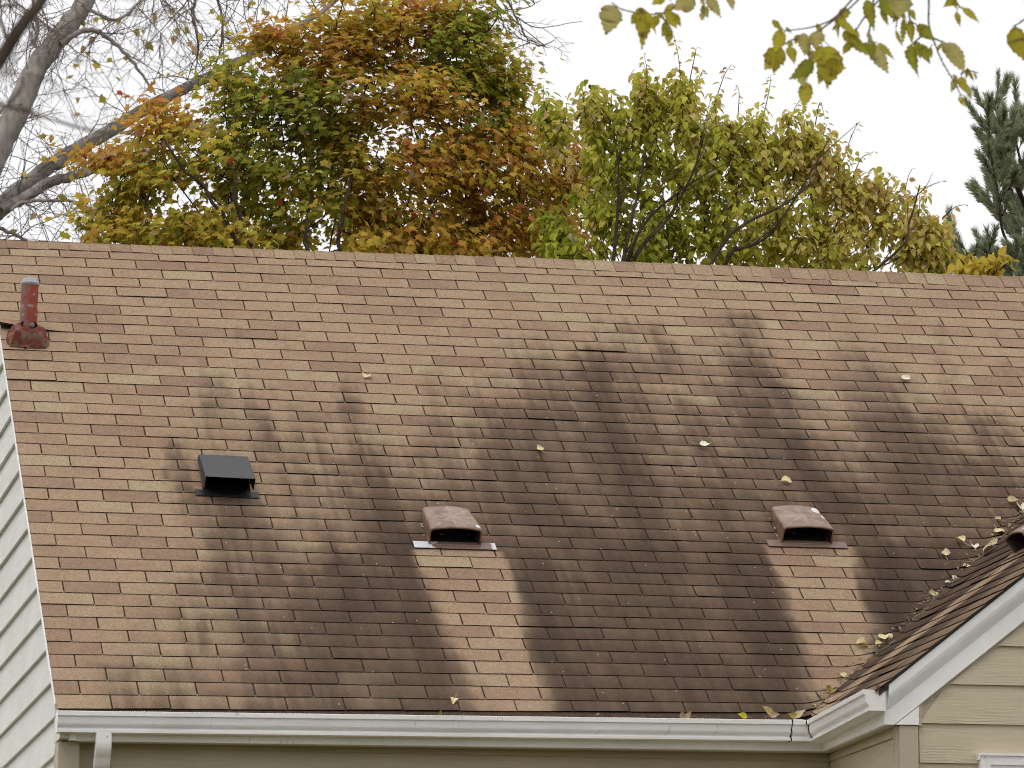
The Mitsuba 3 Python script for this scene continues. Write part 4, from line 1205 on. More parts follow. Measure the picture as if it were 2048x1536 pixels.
hh = np.repeat(hue * 0.85 - 0.02 + r_.normal(0, .11, len(hue)), per) + r_.normal(0, 0.10, k) + 0.12 * np.clip(off[:, 2] / .08, -1, 1)
PAL = np.array([(0.24, 0.32, 0.052), (0.44, 0.47, 0.066), (0.66, 0.56, 0.085), (0.72, 0.48, 0.085), (0.69, 0.36, 0.090), (0.58, 0.22, 0.090)])
hx = np.clip(hh, 0, 1) * 5
col = np.stack([np.interp(hx, np.arange(6), PAL[:, c]) for c in range(3)], 1) * r_.uniform(0.75, 1.2, (k, 1))
pale = r_.random(k) < 0.045
col[pale] = np.array([0.66, 0.46, 0.28]) * r_.uniform(.8, 1.1, (pale.sum(), 1))
red = r_.random(k) < 0.010 * (1 + hh)
col[red] = np.array([0.45, 0.09, 0.06])
col = col * 0.86 + np.array([0.30, 0.235, 0.11]) * 0.10
tag('maple_tree', 'maple tree with dense orange and green autumn leaves behind the roof ridge', 'tree')
bx, by = 5.55 - 1.2, 13.0
MT = [(ctr[0], by, 0.0), (ctr[0], by, 2.0), (ctr[0] + .03, by, 4.0), (ctr[0], by, 6.0), (ctr[0] - .03, by, 7.6)]
mb = MB().put(*grow(np.array(MT), tips, 3, seeds=[[[3.048,13.0,9.485],[3.071,13.0,9.734],[3.126,13.0,10.109],[3.075,13.0,10.44]],[[3.306,13.0,9.495],[3.358,13.0,9.828],[3.487,13.0,10.333],[3.568,13.0,10.881]],[[3.491,13.0,9.378],[3.861,13.0,9.767],[4.15,13.0,10.154],[4.233,13.0,10.576]],[[3.245,13.0,9.369],[2.752,13.0,9.596],[2.464,13.0,9.915],[2.095,13.0,10.271]],[[2.364,13.0,9.745],[1.973,13.0,10.265],[1.847,13.0,10.591]],[[2.486,13.0,9.792],[2.502,13.0,10.289],[2.478,13.0,10.745]],[[3.573,13.0,9.382],[4.317,13.0,9.661],[4.817,13.0,10.016],[5.153,13.0,10.408]],[[3.57,13.0,10.337],[3.734,13.0,10.889],[3.899,13.0,11.402]]], rt=0.0042, expo=0.47))
for s in [[[[3.048,13.0,9.485],[3.071,13.0,9.734],[3.126,13.0,10.109],[3.075,13.0,10.44]],[[3.306,13.0,9.495],[3.358,13.0,9.828],[3.487,13.0,10.333],[3.568,13.0,10.881]],[[3.491,13.0,9.378],[3.861,13.0,9.767],[4.15,13.0,10.154],[4.233,13.0,10.576]],[[3.245,13.0,9.369],[2.752,13.0,9.596],[2.464,13.0,9.915],[2.095,13.0,10.271]],[[2.364,13.0,9.745],[1.973,13.0,10.265],[1.847,13.0,10.591]],[[2.486,13.0,9.792],[2.502,13.0,10.289],[2.478,13.0,10.745]],[[3.573,13.0,9.382],[4.317,13.0,9.661],[4.817,13.0,10.016],[5.153,13.0,10.408]],[[3.57,13.0,10.337],[3.734,13.0,10.889],[3.899,13.0,11.402]]][i] for i in (0, 1, 4, 5)]:
    p = [list(q) for q in s]
    for i, q in enumerate(p):
        q[1] -= 0.55 - 0.12 * i
    c = smooth_line([[p[0][0] * .6 + MT[-1][0] * .4, 12.6, p[0][2] - 0.9]] + p, 6)
    c[1:-1] += np.random.default_rng(9).normal(0, .012, (len(c) - 2, 3))
    mb.tube(c, np.linspace(0.021, 0.005, len(c)), 6)
add('maple_tree__trunk', mb.mesh(), 'm_bark_dark', smooth=False)
put_leaves('maple_tree', *leaves('maple', pos, tip_, nrm, size, col))

# --- the yellow-green tree
YEL = [[5.479,11.0,10.373,0.391,0.313,0.352,0.3],[5.921,11.0,10.273,0.47,0.376,0.353,0.4],[5.782,11.0,10.508,0.102,0.172,0.216,0.45],[5.46,11.0,10.472,0.149,0.125,0.156,0.4],[5.164,11.3,10.025,0.196,0.251,0.314,0.3],[5.182,11.3,9.624,0.235,0.22,0.274,0.2],[5.078,11.0,10.354,0.273,0.218,0.195,0.35],[6.366,11.0,10.253,0.393,0.314,0.255,0.4],[6.731,11.0,10.23,0.216,0.189,0.236,0.45],[5.316,11.0,10.004,0.312,0.281,0.351,0.2],[5.797,11.0,9.906,0.508,0.406,0.352,0.25],[6.322,11.0,9.969,0.51,0.408,0.353,0.35],[6.81,11.0,10.031,0.354,0.283,0.315,0.5],[7.093,11.0,9.883,0.295,0.236,0.275,0.55],[7.295,11.0,9.771,0.197,0.157,0.197,0.55],[5.433,11.0,9.531,0.428,0.343,0.311,0.1],[5.994,11.0,9.515,0.547,0.437,0.312,0.2],[6.559,11.0,9.538,0.509,0.407,0.313,0.4],[7.046,11.0,9.479,0.432,0.346,0.236,0.5],[7.538,11.0,9.62,0.315,0.252,0.217,0.6],[7.781,11.0,9.469,0.197,0.158,0.158,0.6],[7.656,11.0,9.383,0.315,0.252,0.177,0.5],[7.86,11.0,9.311,0.158,0.126,0.099,0.6],[4.926,11.6,9.516,0.177,0.158,0.197,0.05],[4.98,11.3,9.296,0.274,0.219,0.117,0.1],[4.976,11.9,10.52,0.18,0.176,0.22,0.35],[5.511,11.0,9.256,0.35,0.28,0.156,0.1],[6.233,11.0,9.245,0.508,0.406,0.156,0.3],[6.88,11.0,9.231,0.47,0.376,0.157,0.4],[5.467,11.0,8.818,0.582,0.466,0.272,0.2],[6.389,11.0,8.853,0.78,0.624,0.273,0.3]]
SHOOTS = [[[5.418,11.0,10.33],[5.453,11.0,10.633],[5.43,11.0,10.813]],[[5.459,11.0,10.372],[5.513,11.0,10.696],[5.498,11.0,10.824]],[[5.769,11.0,10.386],[5.756,11.0,10.789],[5.714,11.0,11.021]],[[5.811,11.0,10.59],[5.866,11.0,10.855],[5.878,11.0,10.916]],[[5.862,11.0,10.431],[5.945,11.0,10.717],[5.978,11.0,10.779]],[[6.044,11.0,10.48],[6.128,11.0,10.726],[6.189,11.0,10.822]],[[6.225,11.0,10.367],[6.239,11.0,10.57],[6.228,11.0,10.63]],[[6.427,11.0,10.337],[6.492,11.0,10.622],[6.51,11.0,10.753]],[[6.642,11.0,10.306],[6.702,11.0,10.491],[6.743,11.0,10.554]],[[5.206,11.0,10.36],[5.207,11.0,10.5],[5.199,11.0,10.56]],[[6.892,11.0,10.116],[6.936,11.0,10.312],[6.961,11.0,10.378]],[[7.054,11.0,10.042],[7.139,11.0,10.269],[7.194,11.0,10.38]],[[7.133,11.0,9.885],[7.218,11.0,10.09],[7.322,11.0,10.156]],[[7.295,11.0,9.771],[7.399,11.0,9.888],[7.441,11.0,9.947]],[[7.539,11.0,9.701],[7.593,11.0,9.945],[7.627,11.0,10.02]],[[7.581,11.0,9.743],[7.706,11.0,9.849],[7.822,11.0,9.899]],[[7.866,11.0,9.634],[7.971,11.0,9.727],[8.053,11.0,9.755]],[[4.958,11.0,10.268],[4.938,11.0,10.447],[4.951,11.0,10.488]],[[4.738,11.0,10.298],[4.687,11.0,10.455],[4.68,11.0,10.595]],[[6.855,11.0,10.356],[6.898,11.0,10.541],[6.937,11.0,10.401]],[[7.375,11.0,9.694],[7.419,11.0,9.857],[7.424,11.0,9.905]]]
r_ = np.random.default_rng(12)
tips, hue = [], []
for b in YEL:
    n = max(16, int(4 + 62 * b[3] * (b[5] + .05) ** 0.9 * 2.15))
    P = in_blob(b, n, r_)
    tips.append(P)
    hue.append(np.full(n, b[6]))
tips, hue = np.vstack(tips), np.concatenate(hue)
ctr = np.array([np.mean([b[0] for b in YEL]), np.mean([b[1] for b in YEL]), np.mean([b[2] for b in YEL]) - 0.6])
per = 26
k = len(tips) * per
base = np.repeat(tips, per, 0)
grow_dir = unit(np.array([0, 0, 1.0]) + 0.5 * unit(tips - ctr) + r_.normal(size=(len(tips), 3)) * .25)
gd = np.repeat(grow_dir, per, 0)
al = r_.uniform(-0.16, 0.12, (k, 1))
rd = unit(np.cross(gd, r_.normal(size=(k, 3))))
pos = base + gd * al + rd * r_.uniform(0.0, 0.07, (k, 1))
tip_ = rd * 0.8 + gd * 0.1 + np.array([0, 0, -0.75]) + r_.normal(size=(k, 3)) * 0.25
nrm = rd * 0.6 + np.array([0, -0.25, 0.7]) + r_.normal(size=(k, 3)) * 0.35
size = r_.uniform(0.048, 0.086, k)
hh = np.repeat(hue + r_.normal(0, .12, len(hue)), per) + r_.normal(0, .14, k)
# upright shoots that stand clear against the sky
sp, st, sn, ss, sh, stube = [], [], [], [], [], []
for s in SHOOTS:
    c = smooth_line(s, 8)
    c[:, 1] += r_.normal(0, .1)
    stube.append(c)
    L_ = np.linalg.norm(np.diff(c, axis=0), axis=1).sum()
    m_ = max(6, int(L_ / 0.030))
    tt = np.linspace(0.0, 0.985, m_)
    q = np.column_stack([np.interp(tt, np.linspace(0, 1, len(c)), c[:, a]) for a in range(3)])
    dd = unit(np.gradient(q, axis=0))
    for i in range(m_):
        if r_.random() < 0.2:
            continue
        a = i * 2.4 + r_.normal(0, .4)
        side = np.array([math.cos(a), math.sin(a), 0])
        sp.append(q[i] + side * 0.012)
        st.append(side * 0.9 + np.array([0, 0, 0.25 - 0.75 * r_.random()]))
        sn.append(np.array([0, -.3, .7]) + r_.normal(0, .4, 3))
        ss.append(r_.uniform(0.06, 0.095) * (1 - 0.45 * tt[i]))
        sh.append(r_.uniform(.35, .95))
pos, tip_, nrm = np.vstack([pos, sp]), np.vstack([tip_, st]), np.vstack([nrm, sn])
size, hh = np.concatenate([size, ss]), np.concatenate([hh, sh])
k = len(pos)
PAL = np.array([(0.30, 0.36, 0.050), (0.44, 0.47, 0.068), (0.56, 0.54, 0.095), (0.63, 0.57, 0.15), (0.67, 0.55, 0.25), (0.58, 0.38, 0.16)])
hx = np.clip(hh + 0.10, 0, 1) * 5
col = np.stack([np.interp(hx, np.arange(6), PAL[:, c]) for c in range(3)], 1) * r_.uniform(0.85, 1.25, (k, 1))
pale = r_.random(k) < 0.02
col[pale] = np.array([0.50, 0.44, 0.30])
brown = r_.random(k) < 0.012
col[brown] = np.array([0.16, 0.09, 0.04])
tag('leafy_tree', 'yellow-green broadleaf tree with upright shoots and dark branches, right of the maple', 'tree')
q0 = np.array([[[5.095,11.0,9.12],[5.134,11.0,9.598],[5.128,11.0,9.956]],[[5.21,11.0,9.105],[5.36,11.0,9.408],[5.634,11.0,9.659],[5.917,11.0,9.851]],[[5.17,11.0,9.103],[5.273,11.0,9.564],[5.356,11.0,9.966]],[[5.27,11.0,9.127],[5.512,11.0,9.415],[5.715,11.0,9.782],[5.819,11.0,10.107]],[[5.91,11.0,9.172],[6.114,11.0,9.4],[6.438,11.0,9.573],[6.684,11.0,9.764]],[[6.011,11.0,9.157],[6.071,11.0,9.207],[6.314,11.0,9.328],[6.603,11.0,9.741],[6.811,11.0,10.112]],[[7.306,11.0,9.209],[7.454,11.0,9.496],[7.54,11.0,9.781]],[[7.327,11.0,9.229],[7.533,11.0,9.378],[7.741,11.0,9.528]]][0][0])
YT = [(q0[0], 11, 0.0), (q0[0], 11, 2.5), (q0[0] + .03, 11, 5), (q0[0] + .02, 11, q0[2] - .9), (q0[0] + .05, 11, q0[2] - .35)]
YS = [list(map(list, s)) for s in [[[5.095,11.0,9.12],[5.134,11.0,9.598],[5.128,11.0,9.956]],[[5.21,11.0,9.105],[5.36,11.0,9.408],[5.634,11.0,9.659],[5.917,11.0,9.851]],[[5.17,11.0,9.103],[5.273,11.0,9.564],[5.356,11.0,9.966]],[[5.27,11.0,9.127],[5.512,11.0,9.415],[5.715,11.0,9.782],[5.819,11.0,10.107]],[[5.91,11.0,9.172],[6.114,11.0,9.4],[6.438,11.0,9.573],[6.684,11.0,9.764]],[[6.011,11.0,9.157],[6.071,11.0,9.207],[6.314,11.0,9.328],[6.603,11.0,9.741],[6.811,11.0,10.112]],[[7.306,11.0,9.209],[7.454,11.0,9.496],[7.54,11.0,9.781]],[[7.327,11.0,9.229],[7.533,11.0,9.378],[7.741,11.0,9.528]]]]
for s in YS:                      # the big limbs rise out of the trunk, in front of most of the leaves
    for i, p in enumerate(s):
        p[1] -= 0.55
v1, f1 = grow(np.array(YT), tips, 5, seeds=[[YT[-1]] + s for s in YS[:4]], rt=0.0032, expo=0.50)
mb = MB().put(v1, f1)
for n_, s in enumerate(YS[:7]):
    low_ = np.array(YT[-1]) + [0, 0, -0.25] if n_ < 4 else np.array([YT[-1][0] * .45 + s[0][0] * .55, 10.7, s[0][2] - 0.75])
    c = smooth_line([low_.tolist()] + s, 7)
    mb.tube(c, np.linspace(0.020 if n_ < 6 else .013, 0.0045, len(c)), 6)
    for t in np.linspace(.30, .92, 9 if n_ < 6 else 3):          # side branches
        j = int(t * (len(c) - 1))
        g = unit(c[min(j + 1, len(c) - 1)] - c[j])
        e = c[j] + (g + 0.75 * np.array([r_.normal(0, .5), r_.normal(-.1, .3), .5])) * r_.uniform(.12, .28)
        w_ = smooth_line([c[j], (c[j] + e) / 2 + r_.normal(0, .015, 3), e], 4)
        mb.tube(w_, np.linspace(.0075 - .003 * t, .0022, len(w_)), 4)
for c in stube:
    mb.tube(c, np.linspace(0.0055, 0.002, len(c)), 4)
add('leafy_tree__trunk', mb.mesh(), 'm_bark_dark')
put_leaves('leafy_tree', *leaves('ovate', pos, tip_, nrm, size, col))

# --- a low yellow shrub top at the right end of the ridge
r_ = np.random.default_rng(14)
P = np.vstack([in_blob(b, 16, r_) for b in [[7.238,8.0,8.605,0.162,0.146,0.051,0.6],[7.352,8.0,8.639,0.08,0.072,0.043,0.8],[7.143,8.0,8.575,0.09,0.081,0.036,0.5],[7.249,8.0,8.23,0.288,0.259,0.288,0.5]]])
tag('yellow_shrub', 'tip of a small yellow-leaved shrub just above the ridge at the far right', 'shrub')
k = len(P) * 3
pos = np.repeat(P, 3, 0) + r_.normal(0, .04, (k, 3))
col = np.array([(0.66, 0.52, 0.09)]) * r_.uniform(.7, 1.15, (k, 1))
W, F, C = leaves('ovate', pos, r_.normal(size=(k, 3)) + [0, 0, -.5], r_.normal(size=(k, 3)) * .5 + [0, -.5, .6], r_.uniform(.06, .1, k), col)
put_leaves('yellow_shrub', W, F, C, 60)
b = [[7.238,8.0,8.605,0.162,0.146,0.051,0.6],[7.352,8.0,8.639,0.08,0.072,0.043,0.8],[7.143,8.0,8.575,0.09,0.081,0.036,0.5],[7.249,8.0,8.23,0.288,0.259,0.288,0.5]][3]
add('yellow_shrub__stem', grow(np.array([(b[0], b[1], 0), (b[0], b[1], 3), (b[0], b[1], 5.5), (b[0], b[1], 6.8)]), P, 2, rt=0.003), 'm_bark_dark')

# --- the bare tree
tag('bare_tree', 'tall nearly bare tree with thick grey limbs and fine drooping twigs, upper left', 'tree')
r_ = np.random.default_rng(15)
BARE = [[[1.045,20.0,11.364,0.142],[1.319,20.0,12.009,0.138],[1.475,20.0,12.349,0.134],[1.631,20.0,12.74,0.124],[1.842,20.0,13.071,0.115],[2.035,20.0,13.338,0.106],[2.252,20.0,13.731,0.096]],[[1.095,20.5,11.229,0.11],[1.378,20.5,11.501,0.106],[1.572,20.5,11.696,0.096],[1.867,20.5,11.946,0.087],[2.126,20.5,12.126,0.08],[2.356,20.5,12.271,0.075],[2.917,20.5,12.636,0.066],[3.185,20.5,12.789,0.061],[3.483,20.5,12.959,0.056],[3.718,20.5,13.086,0.054],[4.087,20.5,13.341,0.039],[4.483,20.5,13.604,0.029],[4.88,20.5,13.954,0.022]],[[1.349,20.2,11.435,0.072],[1.51,20.2,11.51,0.062],[1.751,20.2,11.673,0.06],[2.028,20.2,11.783,0.055],[2.325,20.2,11.89,0.046],[2.782,20.2,12.073,0.034],[3.362,20.2,12.347,0.024],[3.849,20.2,12.544,0.015]],[[1.171,20.3,11.263,0.021],[1.362,20.3,11.257,0.022],[1.554,20.3,11.182,0.019],[1.7,20.3,11.065,0.017]],[[1.434,20.1,11.402,0.021],[1.552,20.1,11.481,0.019],[1.814,20.1,11.516,0.017],[2.102,20.1,11.504,0.014],[2.295,20.1,11.39,0.01]],[[1.855,19.8,12.967,0.033],[2.092,19.8,13.126,0.029],[2.308,19.8,13.064,0.024],[2.537,19.8,12.853,0.019],[2.698,19.8,12.64,0.014],[2.781,19.8,12.521,0.01]],[[2.029,19.7,13.344,0.019],[2.366,19.7,13.213,0.017],[2.58,19.7,13.372,0.014],[2.843,19.7,13.584,0.01]],[[1.569,19.9,13.569,0.022],[1.647,19.9,13.178,0.017],[1.617,19.9,12.98,0.012]],[[3.254,20.4,13.791,0.02],[3.218,20.4,13.487,0.017],[3.26,20.4,13.238,0.012],[3.248,20.4,12.888,0.007]],[[3.398,20.2,13.695,0.012],[3.474,20.2,13.399,0.012],[3.453,20.2,13.098,0.01],[3.405,20.2,12.946,0.005]],[[6.226,20.2,13.896,0.015],[6.376,20.2,13.599,0.01],[6.476,20.2,13.401,0.007],[6.627,20.2,13.297,0.006],[6.768,20.2,13.365,0.004]],[[6.075,20.2,13.837,0.01],[6.276,20.2,13.644,0.007],[6.528,20.2,13.698,0.005],[6.629,20.2,13.764,0.004]],[[6.171,20.3,13.919,0.01],[6.246,20.3,13.618,0.007],[6.322,20.3,13.469,0.006],[6.548,20.3,13.354,0.005],[6.749,20.3,13.308,0.003]],[[4.763,20.4,13.871,0.012],[4.963,20.4,13.628,0.007],[5.064,20.4,13.431,0.005]]]
mb, twig = MB(), MB()
lines_ = []
for L in BARE:
    c = smooth_line(L, 6)
    c[:, :3] += r_.normal(0, 0.006, (len(c), 3))
    if c[:, 3].max() > 0.018:
        add('bare_tree__limb', MB().tube(c[:, :3], c[:, 3] * 0.88 * (1 + r_.normal(0, .03, len(c))), 10).mesh(), 'm_bark_grey', smooth=True)
    else:
        twig.tube(c[:, :3], c[:, 3], 6)
    lines_.append(c)
# the trunk stands left of the picture
root = np.array(BARE[1][0][:3])
tr = smooth_line([(root[0] - 1.2, 20.4, 0, .34), (root[0] - 1.1, 20.4, 4, .30), (root[0] - .8, 20.4, root[2] - 1.2, .25), (root[0], 20.5, root[2], .12)], 8)
mb.tube(tr[:, :3], tr[:, 3], 14)
add('bare_tree__trunk', mb.mesh(), 'm_bark_grey', smooth=True)
r0 = np.array(BARE[0][0][:3])
tr = smooth_line([(root[0] - .9, 20.3, root[2] - 1.5, .22), (r0[0] - .15, 20.1, r0[2] - .6, .17), (*r0, BARE[0][0][3])], 8)
add('bare_tree__limb', MB().tube(tr[:, :3], tr[:, 3], 12).mesh(), 'm_bark_grey', smooth=True)


def twiglet(p, d_, L_, rad, depth):
    n = max(4, int(L_ / 0.07))
    pts = [p]
    v_ = unit(d_)
    for i in range(n):
        v_ = unit(v_ + r_.normal(0, .13, 3) * [1, .6, 1] + np.array([0, 0, -0.055 if depth < 2 else 0.03]))
        pts.append(pts[-1] + v_ * L_ / n)
    pts = np.array(pts)
    twig.tube(pts, np.linspace(rad, rad * 0.42, len(pts)), 3)
    if depth > 0:
        for _ in range(r_.integers(3, 6)):
            i = r_.integers(1, n)
            t = unit(pts[i + 1] - pts[i])
            s = unit(np.cross(t, r_.normal(size=3)) * [1, .5, 1])
            twiglet(pts[i], t * .75 + s * .75, L_ * r_.uniform(.25, .5), rad * .6, depth - 1)


BW = np.array([[1.197,20.0,13.526],[4.005,20.0,13.675],[4.022,20.0,11.197],[1.24,20.0,11.081]])
spots = []
for c in lines_:
    m_ = 0.10 if c[:, 3].max() > 0.018 else 0.13
    for i in range(1, len(c) - 1):
        n = r_.poisson(np.linalg.norm(c[i + 1, :3] - c[i, :3]) / m_)
        for _ in range(n):
            spots.append(c[i, :3])
for p in spots:
    q = r_.random()
    d_ = np.array([r_.normal(0, .8), r_.normal(0, .5), 0.5 if q < .55 else -0.4])
    twiglet(p, d_, r_.uniform(.35, .95), r_.uniform(.0045, .0075), 2 if r_.random() < .6 else 1)
for i in range(44):               # twigs hanging in from above the picture
    x = r_.uniform(0.0, 1.0)
    p = BW[0] + (BW[1] - BW[0]) * x + np.array([0, r_.normal(0, .4), r_.uniform(0.05, .5)])
    twiglet(p, np.array([r_.normal(0.1, .35), r_.normal(0, .2), -1.0]), r_.uniform(.6, 1.7), r_.uniform(.005, .009), 2)
for i in range(26):
    p = BW[3] + (BW[2] - BW[3]) * r_.uniform(0, .75) + np.array([0, r_.normal(0, .4), r_.uniform(-0.2, .3)])
    twiglet(p, np.array([r_.normal(0.1, .6), r_.normal(0, .2), 0.7]), r_.uniform(.4, .9), r_.uniform(.0042, .007), 2)
add('bare_tree__twig', twig.mesh(), 'm_bark_twig', kind='stuff')
for P in [[2.282,20.0,13.311],[2.09,20.0,13.251],[2.427,20.0,13.269],[2.91,20.0,13.393],[3.12,20.0,13.255],[2.984,20.0,13.223],[2.743,20.0,13.087],[3.122,20.0,13.091],[2.892,20.0,12.772],[3.218,20.0,13.16],[3.229,20.0,13.037],[3.422,20.0,13.22],[3.471,20.0,13.248],[3.559,20.0,13.177],[2.864,20.0,12.731],[2.292,20.0,12.546],[2.079,20.0,12.314],[2.052,20.0,12.485],[1.795,20.0,12.08],[1.746,20.0,12.151],[2.287,20.0,12.915],[2.528,20.0,12.927],[1.999,20.0,12.876],[2.117,20.0,12.981],[1.663,20.0,11.318],[1.946,20.0,11.559],[3.859,20.0,13.507],[3.811,20.0,13.44],[3.712,20.0,13.534],[3.032,20.0,13.3],[3.278,20.0,13.014],[6.284,20.0,13.24],[4.695,20.0,13.536],[1.402,20.0,11.331],[2.458,20.0,12.751],[1.609,20.0,11.754],[1.966,20.0,11.794],[1.898,20.0,13.217],[1.77,20.0,12.118],[2.01,20.0,12.754],[3.371,20.0,13.442],[2.164,20.0,13.082],[2.669,20.0,13.207],[2.789,20.0,13.362],[1.5,20.0,11.141]]:
    c = np.array([0.62, 0.52, 0.12]) * r_.uniform(.7, 1.2)
    if r_.random() < .3:
        c = np.array([0.60, 0.45, 0.26])
    for j in range(r_.integers(1, 3)):
        W, F, C = leaves('maple' if r_.random() < .5 else 'ovate', np.array([P]) + r_.normal(0, .03, (1, 3)), r_.normal(size=(1, 3)) * .5 + [0, 0, -1], r_.normal(size=(1, 3)) * .6 + [0, -1, .2], np.array([r_.uniform(.06, .105)]), c[None])
        add('bare_tree__leaf', (W[0], F), 'm_leaf', color=C[0])

# --- the pine
tag('pine_tree', 'blue-green pine with long soft needles and one cone at the right picture edge', 'tree')
r_ = np.random.default_rng(16)
PINE = [[[9.658,14.0,9.212],[9.647,14.0,9.911],[9.594,14.0,10.348],[9.424,14.0,10.781],[9.33,14.0,11.218],[9.335,14.0,11.64]],[[9.596,14.0,9.821],[9.313,13.86,10.175],[9.23,13.72,10.447],[9.133,13.58,10.717],[9.057,13.44,11.074],[9.034,13.3,11.236]],[[9.577,14.0,9.996],[9.45,14.14,10.328],[9.408,14.28,10.533]],[[9.578,14.0,10.435],[9.392,13.86,10.748],[9.239,13.72,10.885]],[[9.549,14.0,10.742],[9.513,14.14,11.171],[9.587,14.28,11.475]],[[9.567,14.0,10.523],[9.598,13.86,10.933],[9.511,13.72,11.073]],[[9.604,14.0,10.172],[9.818,14.14,10.653],[9.919,14.28,11.044]],[[9.609,14.0,9.822],[9.263,13.86,9.954],[9.088,13.72,10.049]],[[9.605,14.0,9.647],[9.305,14.14,9.882],[8.995,14.28,10.118],[8.95,14.42,10.233]],[[9.603,14.0,9.559],[9.037,13.86,9.771],[8.886,13.72,9.91]],[[9.348,14.0,10.381],[9.282,14.14,10.497],[9.309,14.28,10.75]],[[9.6,14.0,9.822],[9.849,13.86,10.153],[9.988,13.72,10.392]],[[9.614,14.0,9.647],[9.439,14.14,9.843],[9.441,14.28,9.96]],[[9.411,14.0,10.604],[9.354,13.86,10.659],[9.267,13.72,10.755]],[[9.55,14.0,10.787],[9.695,14.14,11.224],[9.675,14.28,11.345]],[[9.614,14.0,9.647],[9.883,13.86,9.717],[10.062,13.72,9.784]],[[9.663,14.0,9.824],[9.537,14.14,10.199],[9.521,14.28,10.493]],[[9.637,14.0,9.648],[9.44,13.86,9.874],[9.378,13.72,10.105]],[[9.666,14.0,9.562],[9.327,14.14,9.839],[9.332,14.28,10.132]],[[9.659,14.0,9.649],[9.509,13.86,9.964],[9.492,13.72,10.24]],[[9.655,14.0,9.474],[9.391,14.14,9.71],[9.387,14.28,9.935]],[[9.692,14.0,10.088],[9.765,13.86,10.369],[9.77,13.72,10.646]],[[9.409,14.0,10.516],[9.371,14.14,10.854],[9.413,14.28,11.155]],[[9.437,14.0,10.737],[9.353,13.86,11.01],[9.254,13.72,11.171]],[[9.667,14.0,10.0],[9.545,14.14,10.552],[9.62,14.28,10.897]],[[9.673,14.0,9.475],[9.479,13.86,9.614],[9.393,13.72,9.801]]]
wood = MB()
nb, nd, nl = [], [], []


def needles(c, start, dens, ln):
    L_ = np.linalg.norm(np.diff(c, axis=0), axis=1)
    at = np.concatenate([[0], np.cumsum(L_)]) / L_.sum()
    n = int(L_.sum() * (1 - start) * dens)
    t = r_.uniform(start, 1.0, n)
    q = np.column_stack([np.interp(t, at, c[:, a]) for a in range(3)])
    g = np.column_stack([np.interp(t, np.linspace(0, 1, len(c)), unit(np.gradient(c, axis=0))[:, a]) for a in range(3)])
    d_ = unit(unit(g) * r_.uniform(.5, 1.1, (n, 1)) + unit(np.cross(g, r_.normal(size=(n, 3)))) * r_.uniform(.18, .55, (n, 1)) + np.array([0, 0, .22]))
    nb.append(q)
    nd.append(d_)
    nl.append(r_.uniform(.75, 1.15, n) * ln)


for i, s in enumerate(PINE):
    c = smooth_line(s, 8)
    wood.tube(c, np.linspace(0.032 if i == 0 else 0.014, 0.004, len(c)), 6)
    if i == 0:
        needles(c[int(len(c) * .66):], 0, 1100, .075)
    else:
        needles(c, 0.38, 1300, .096)
    L_ = np.linalg.norm(np.diff(c, axis=0), axis=1).sum()
    for t in np.arange(0.30 if i else 0.42, 0.93, 0.068 / L_):
        j = int(t * (len(c) - 1))
        g = unit(c[min(j + 1, len(c) - 1)] - c[j])
        sd = unit(np.cross(g, r_.normal(size=3)))
        e = c[j] + (g * .75 + sd * .65 + np.array([0, 0, .25])) * r_.uniform(.12, .27)
        m_ = (c[j] + e) / 2 + np.array([0, 0, -.015])
        b_ = smooth_line([c[j], m_, e], 4)
        wood.tube(b_, np.linspace(.006, .003, len(b_)), 4)
        needles(b_, 0.12, 1300, .098)
tr = np.array(PINE[0][0])
wood.tube([(tr[0], 14, 0), (tr[0], 14, 4), tuple(tr)], [0.13, 0.10, 0.033], 8)
add('pine_tree__trunk', wood.mesh(), 'm_bark_dark')
nb, nd, nl = np.vstack(nb), np.vstack(nd), np.concatenate(nl)
s = unit(np.cross(nd, r_.normal(size=nd.shape))) * 0.0016
droop = np.array([0, 0, -0.012])
V = np.stack([nb - s, nb + s, nb + nd * nl[:, None] * .6 + s * .8, nb + nd * nl[:, None] + droop], 1)
F = (np.array([[0, 1, 2], [0, 2, 3]])[None] + (np.arange(len(nb)) * 4)[:, None, None]).reshape(-1, 3)
col = np.repeat(np.where(r_.random((len(nb), 1)) < .5, [0.40, 0.44, 0.30], [0.29, 0.32, 0.19]) * r_.uniform(.75, 1.3, (len(nb), 1)), 4, 0)
add('pine_tree__crown', (V.reshape(-1, 3), F), 'm_needle', color=col, kind='stuff')
mb = MB()
pc = np.array([9.172,13.9,10.954])
for i in range(46):
    t = i / 46
    a = i * 2.4
    R = 0.030 * math.sin(math.pi * (0.12 + .85 * t)) ** .8
    s = trimesh.creation.icosphere(subdivisions=1, radius=0.009)
    mb.put(s.vertices * [1, 1, .5] + pc + [R * math.cos(a), R * math.sin(a), .06 - .12 * t], s.faces)
scene['m_cone'] = two({'type': 'diffuse', 'reflectance': {'type': 'rgb', 'value': [0.14, 0.085, 0.055]}})
add('pine_tree__pine_cone', mb.mesh(), 'm_cone', label='brown pine cone hanging on the left side of the pine')

# --- branches that hang into the picture close to the viewer
r_ = np.random.default_rng(18)


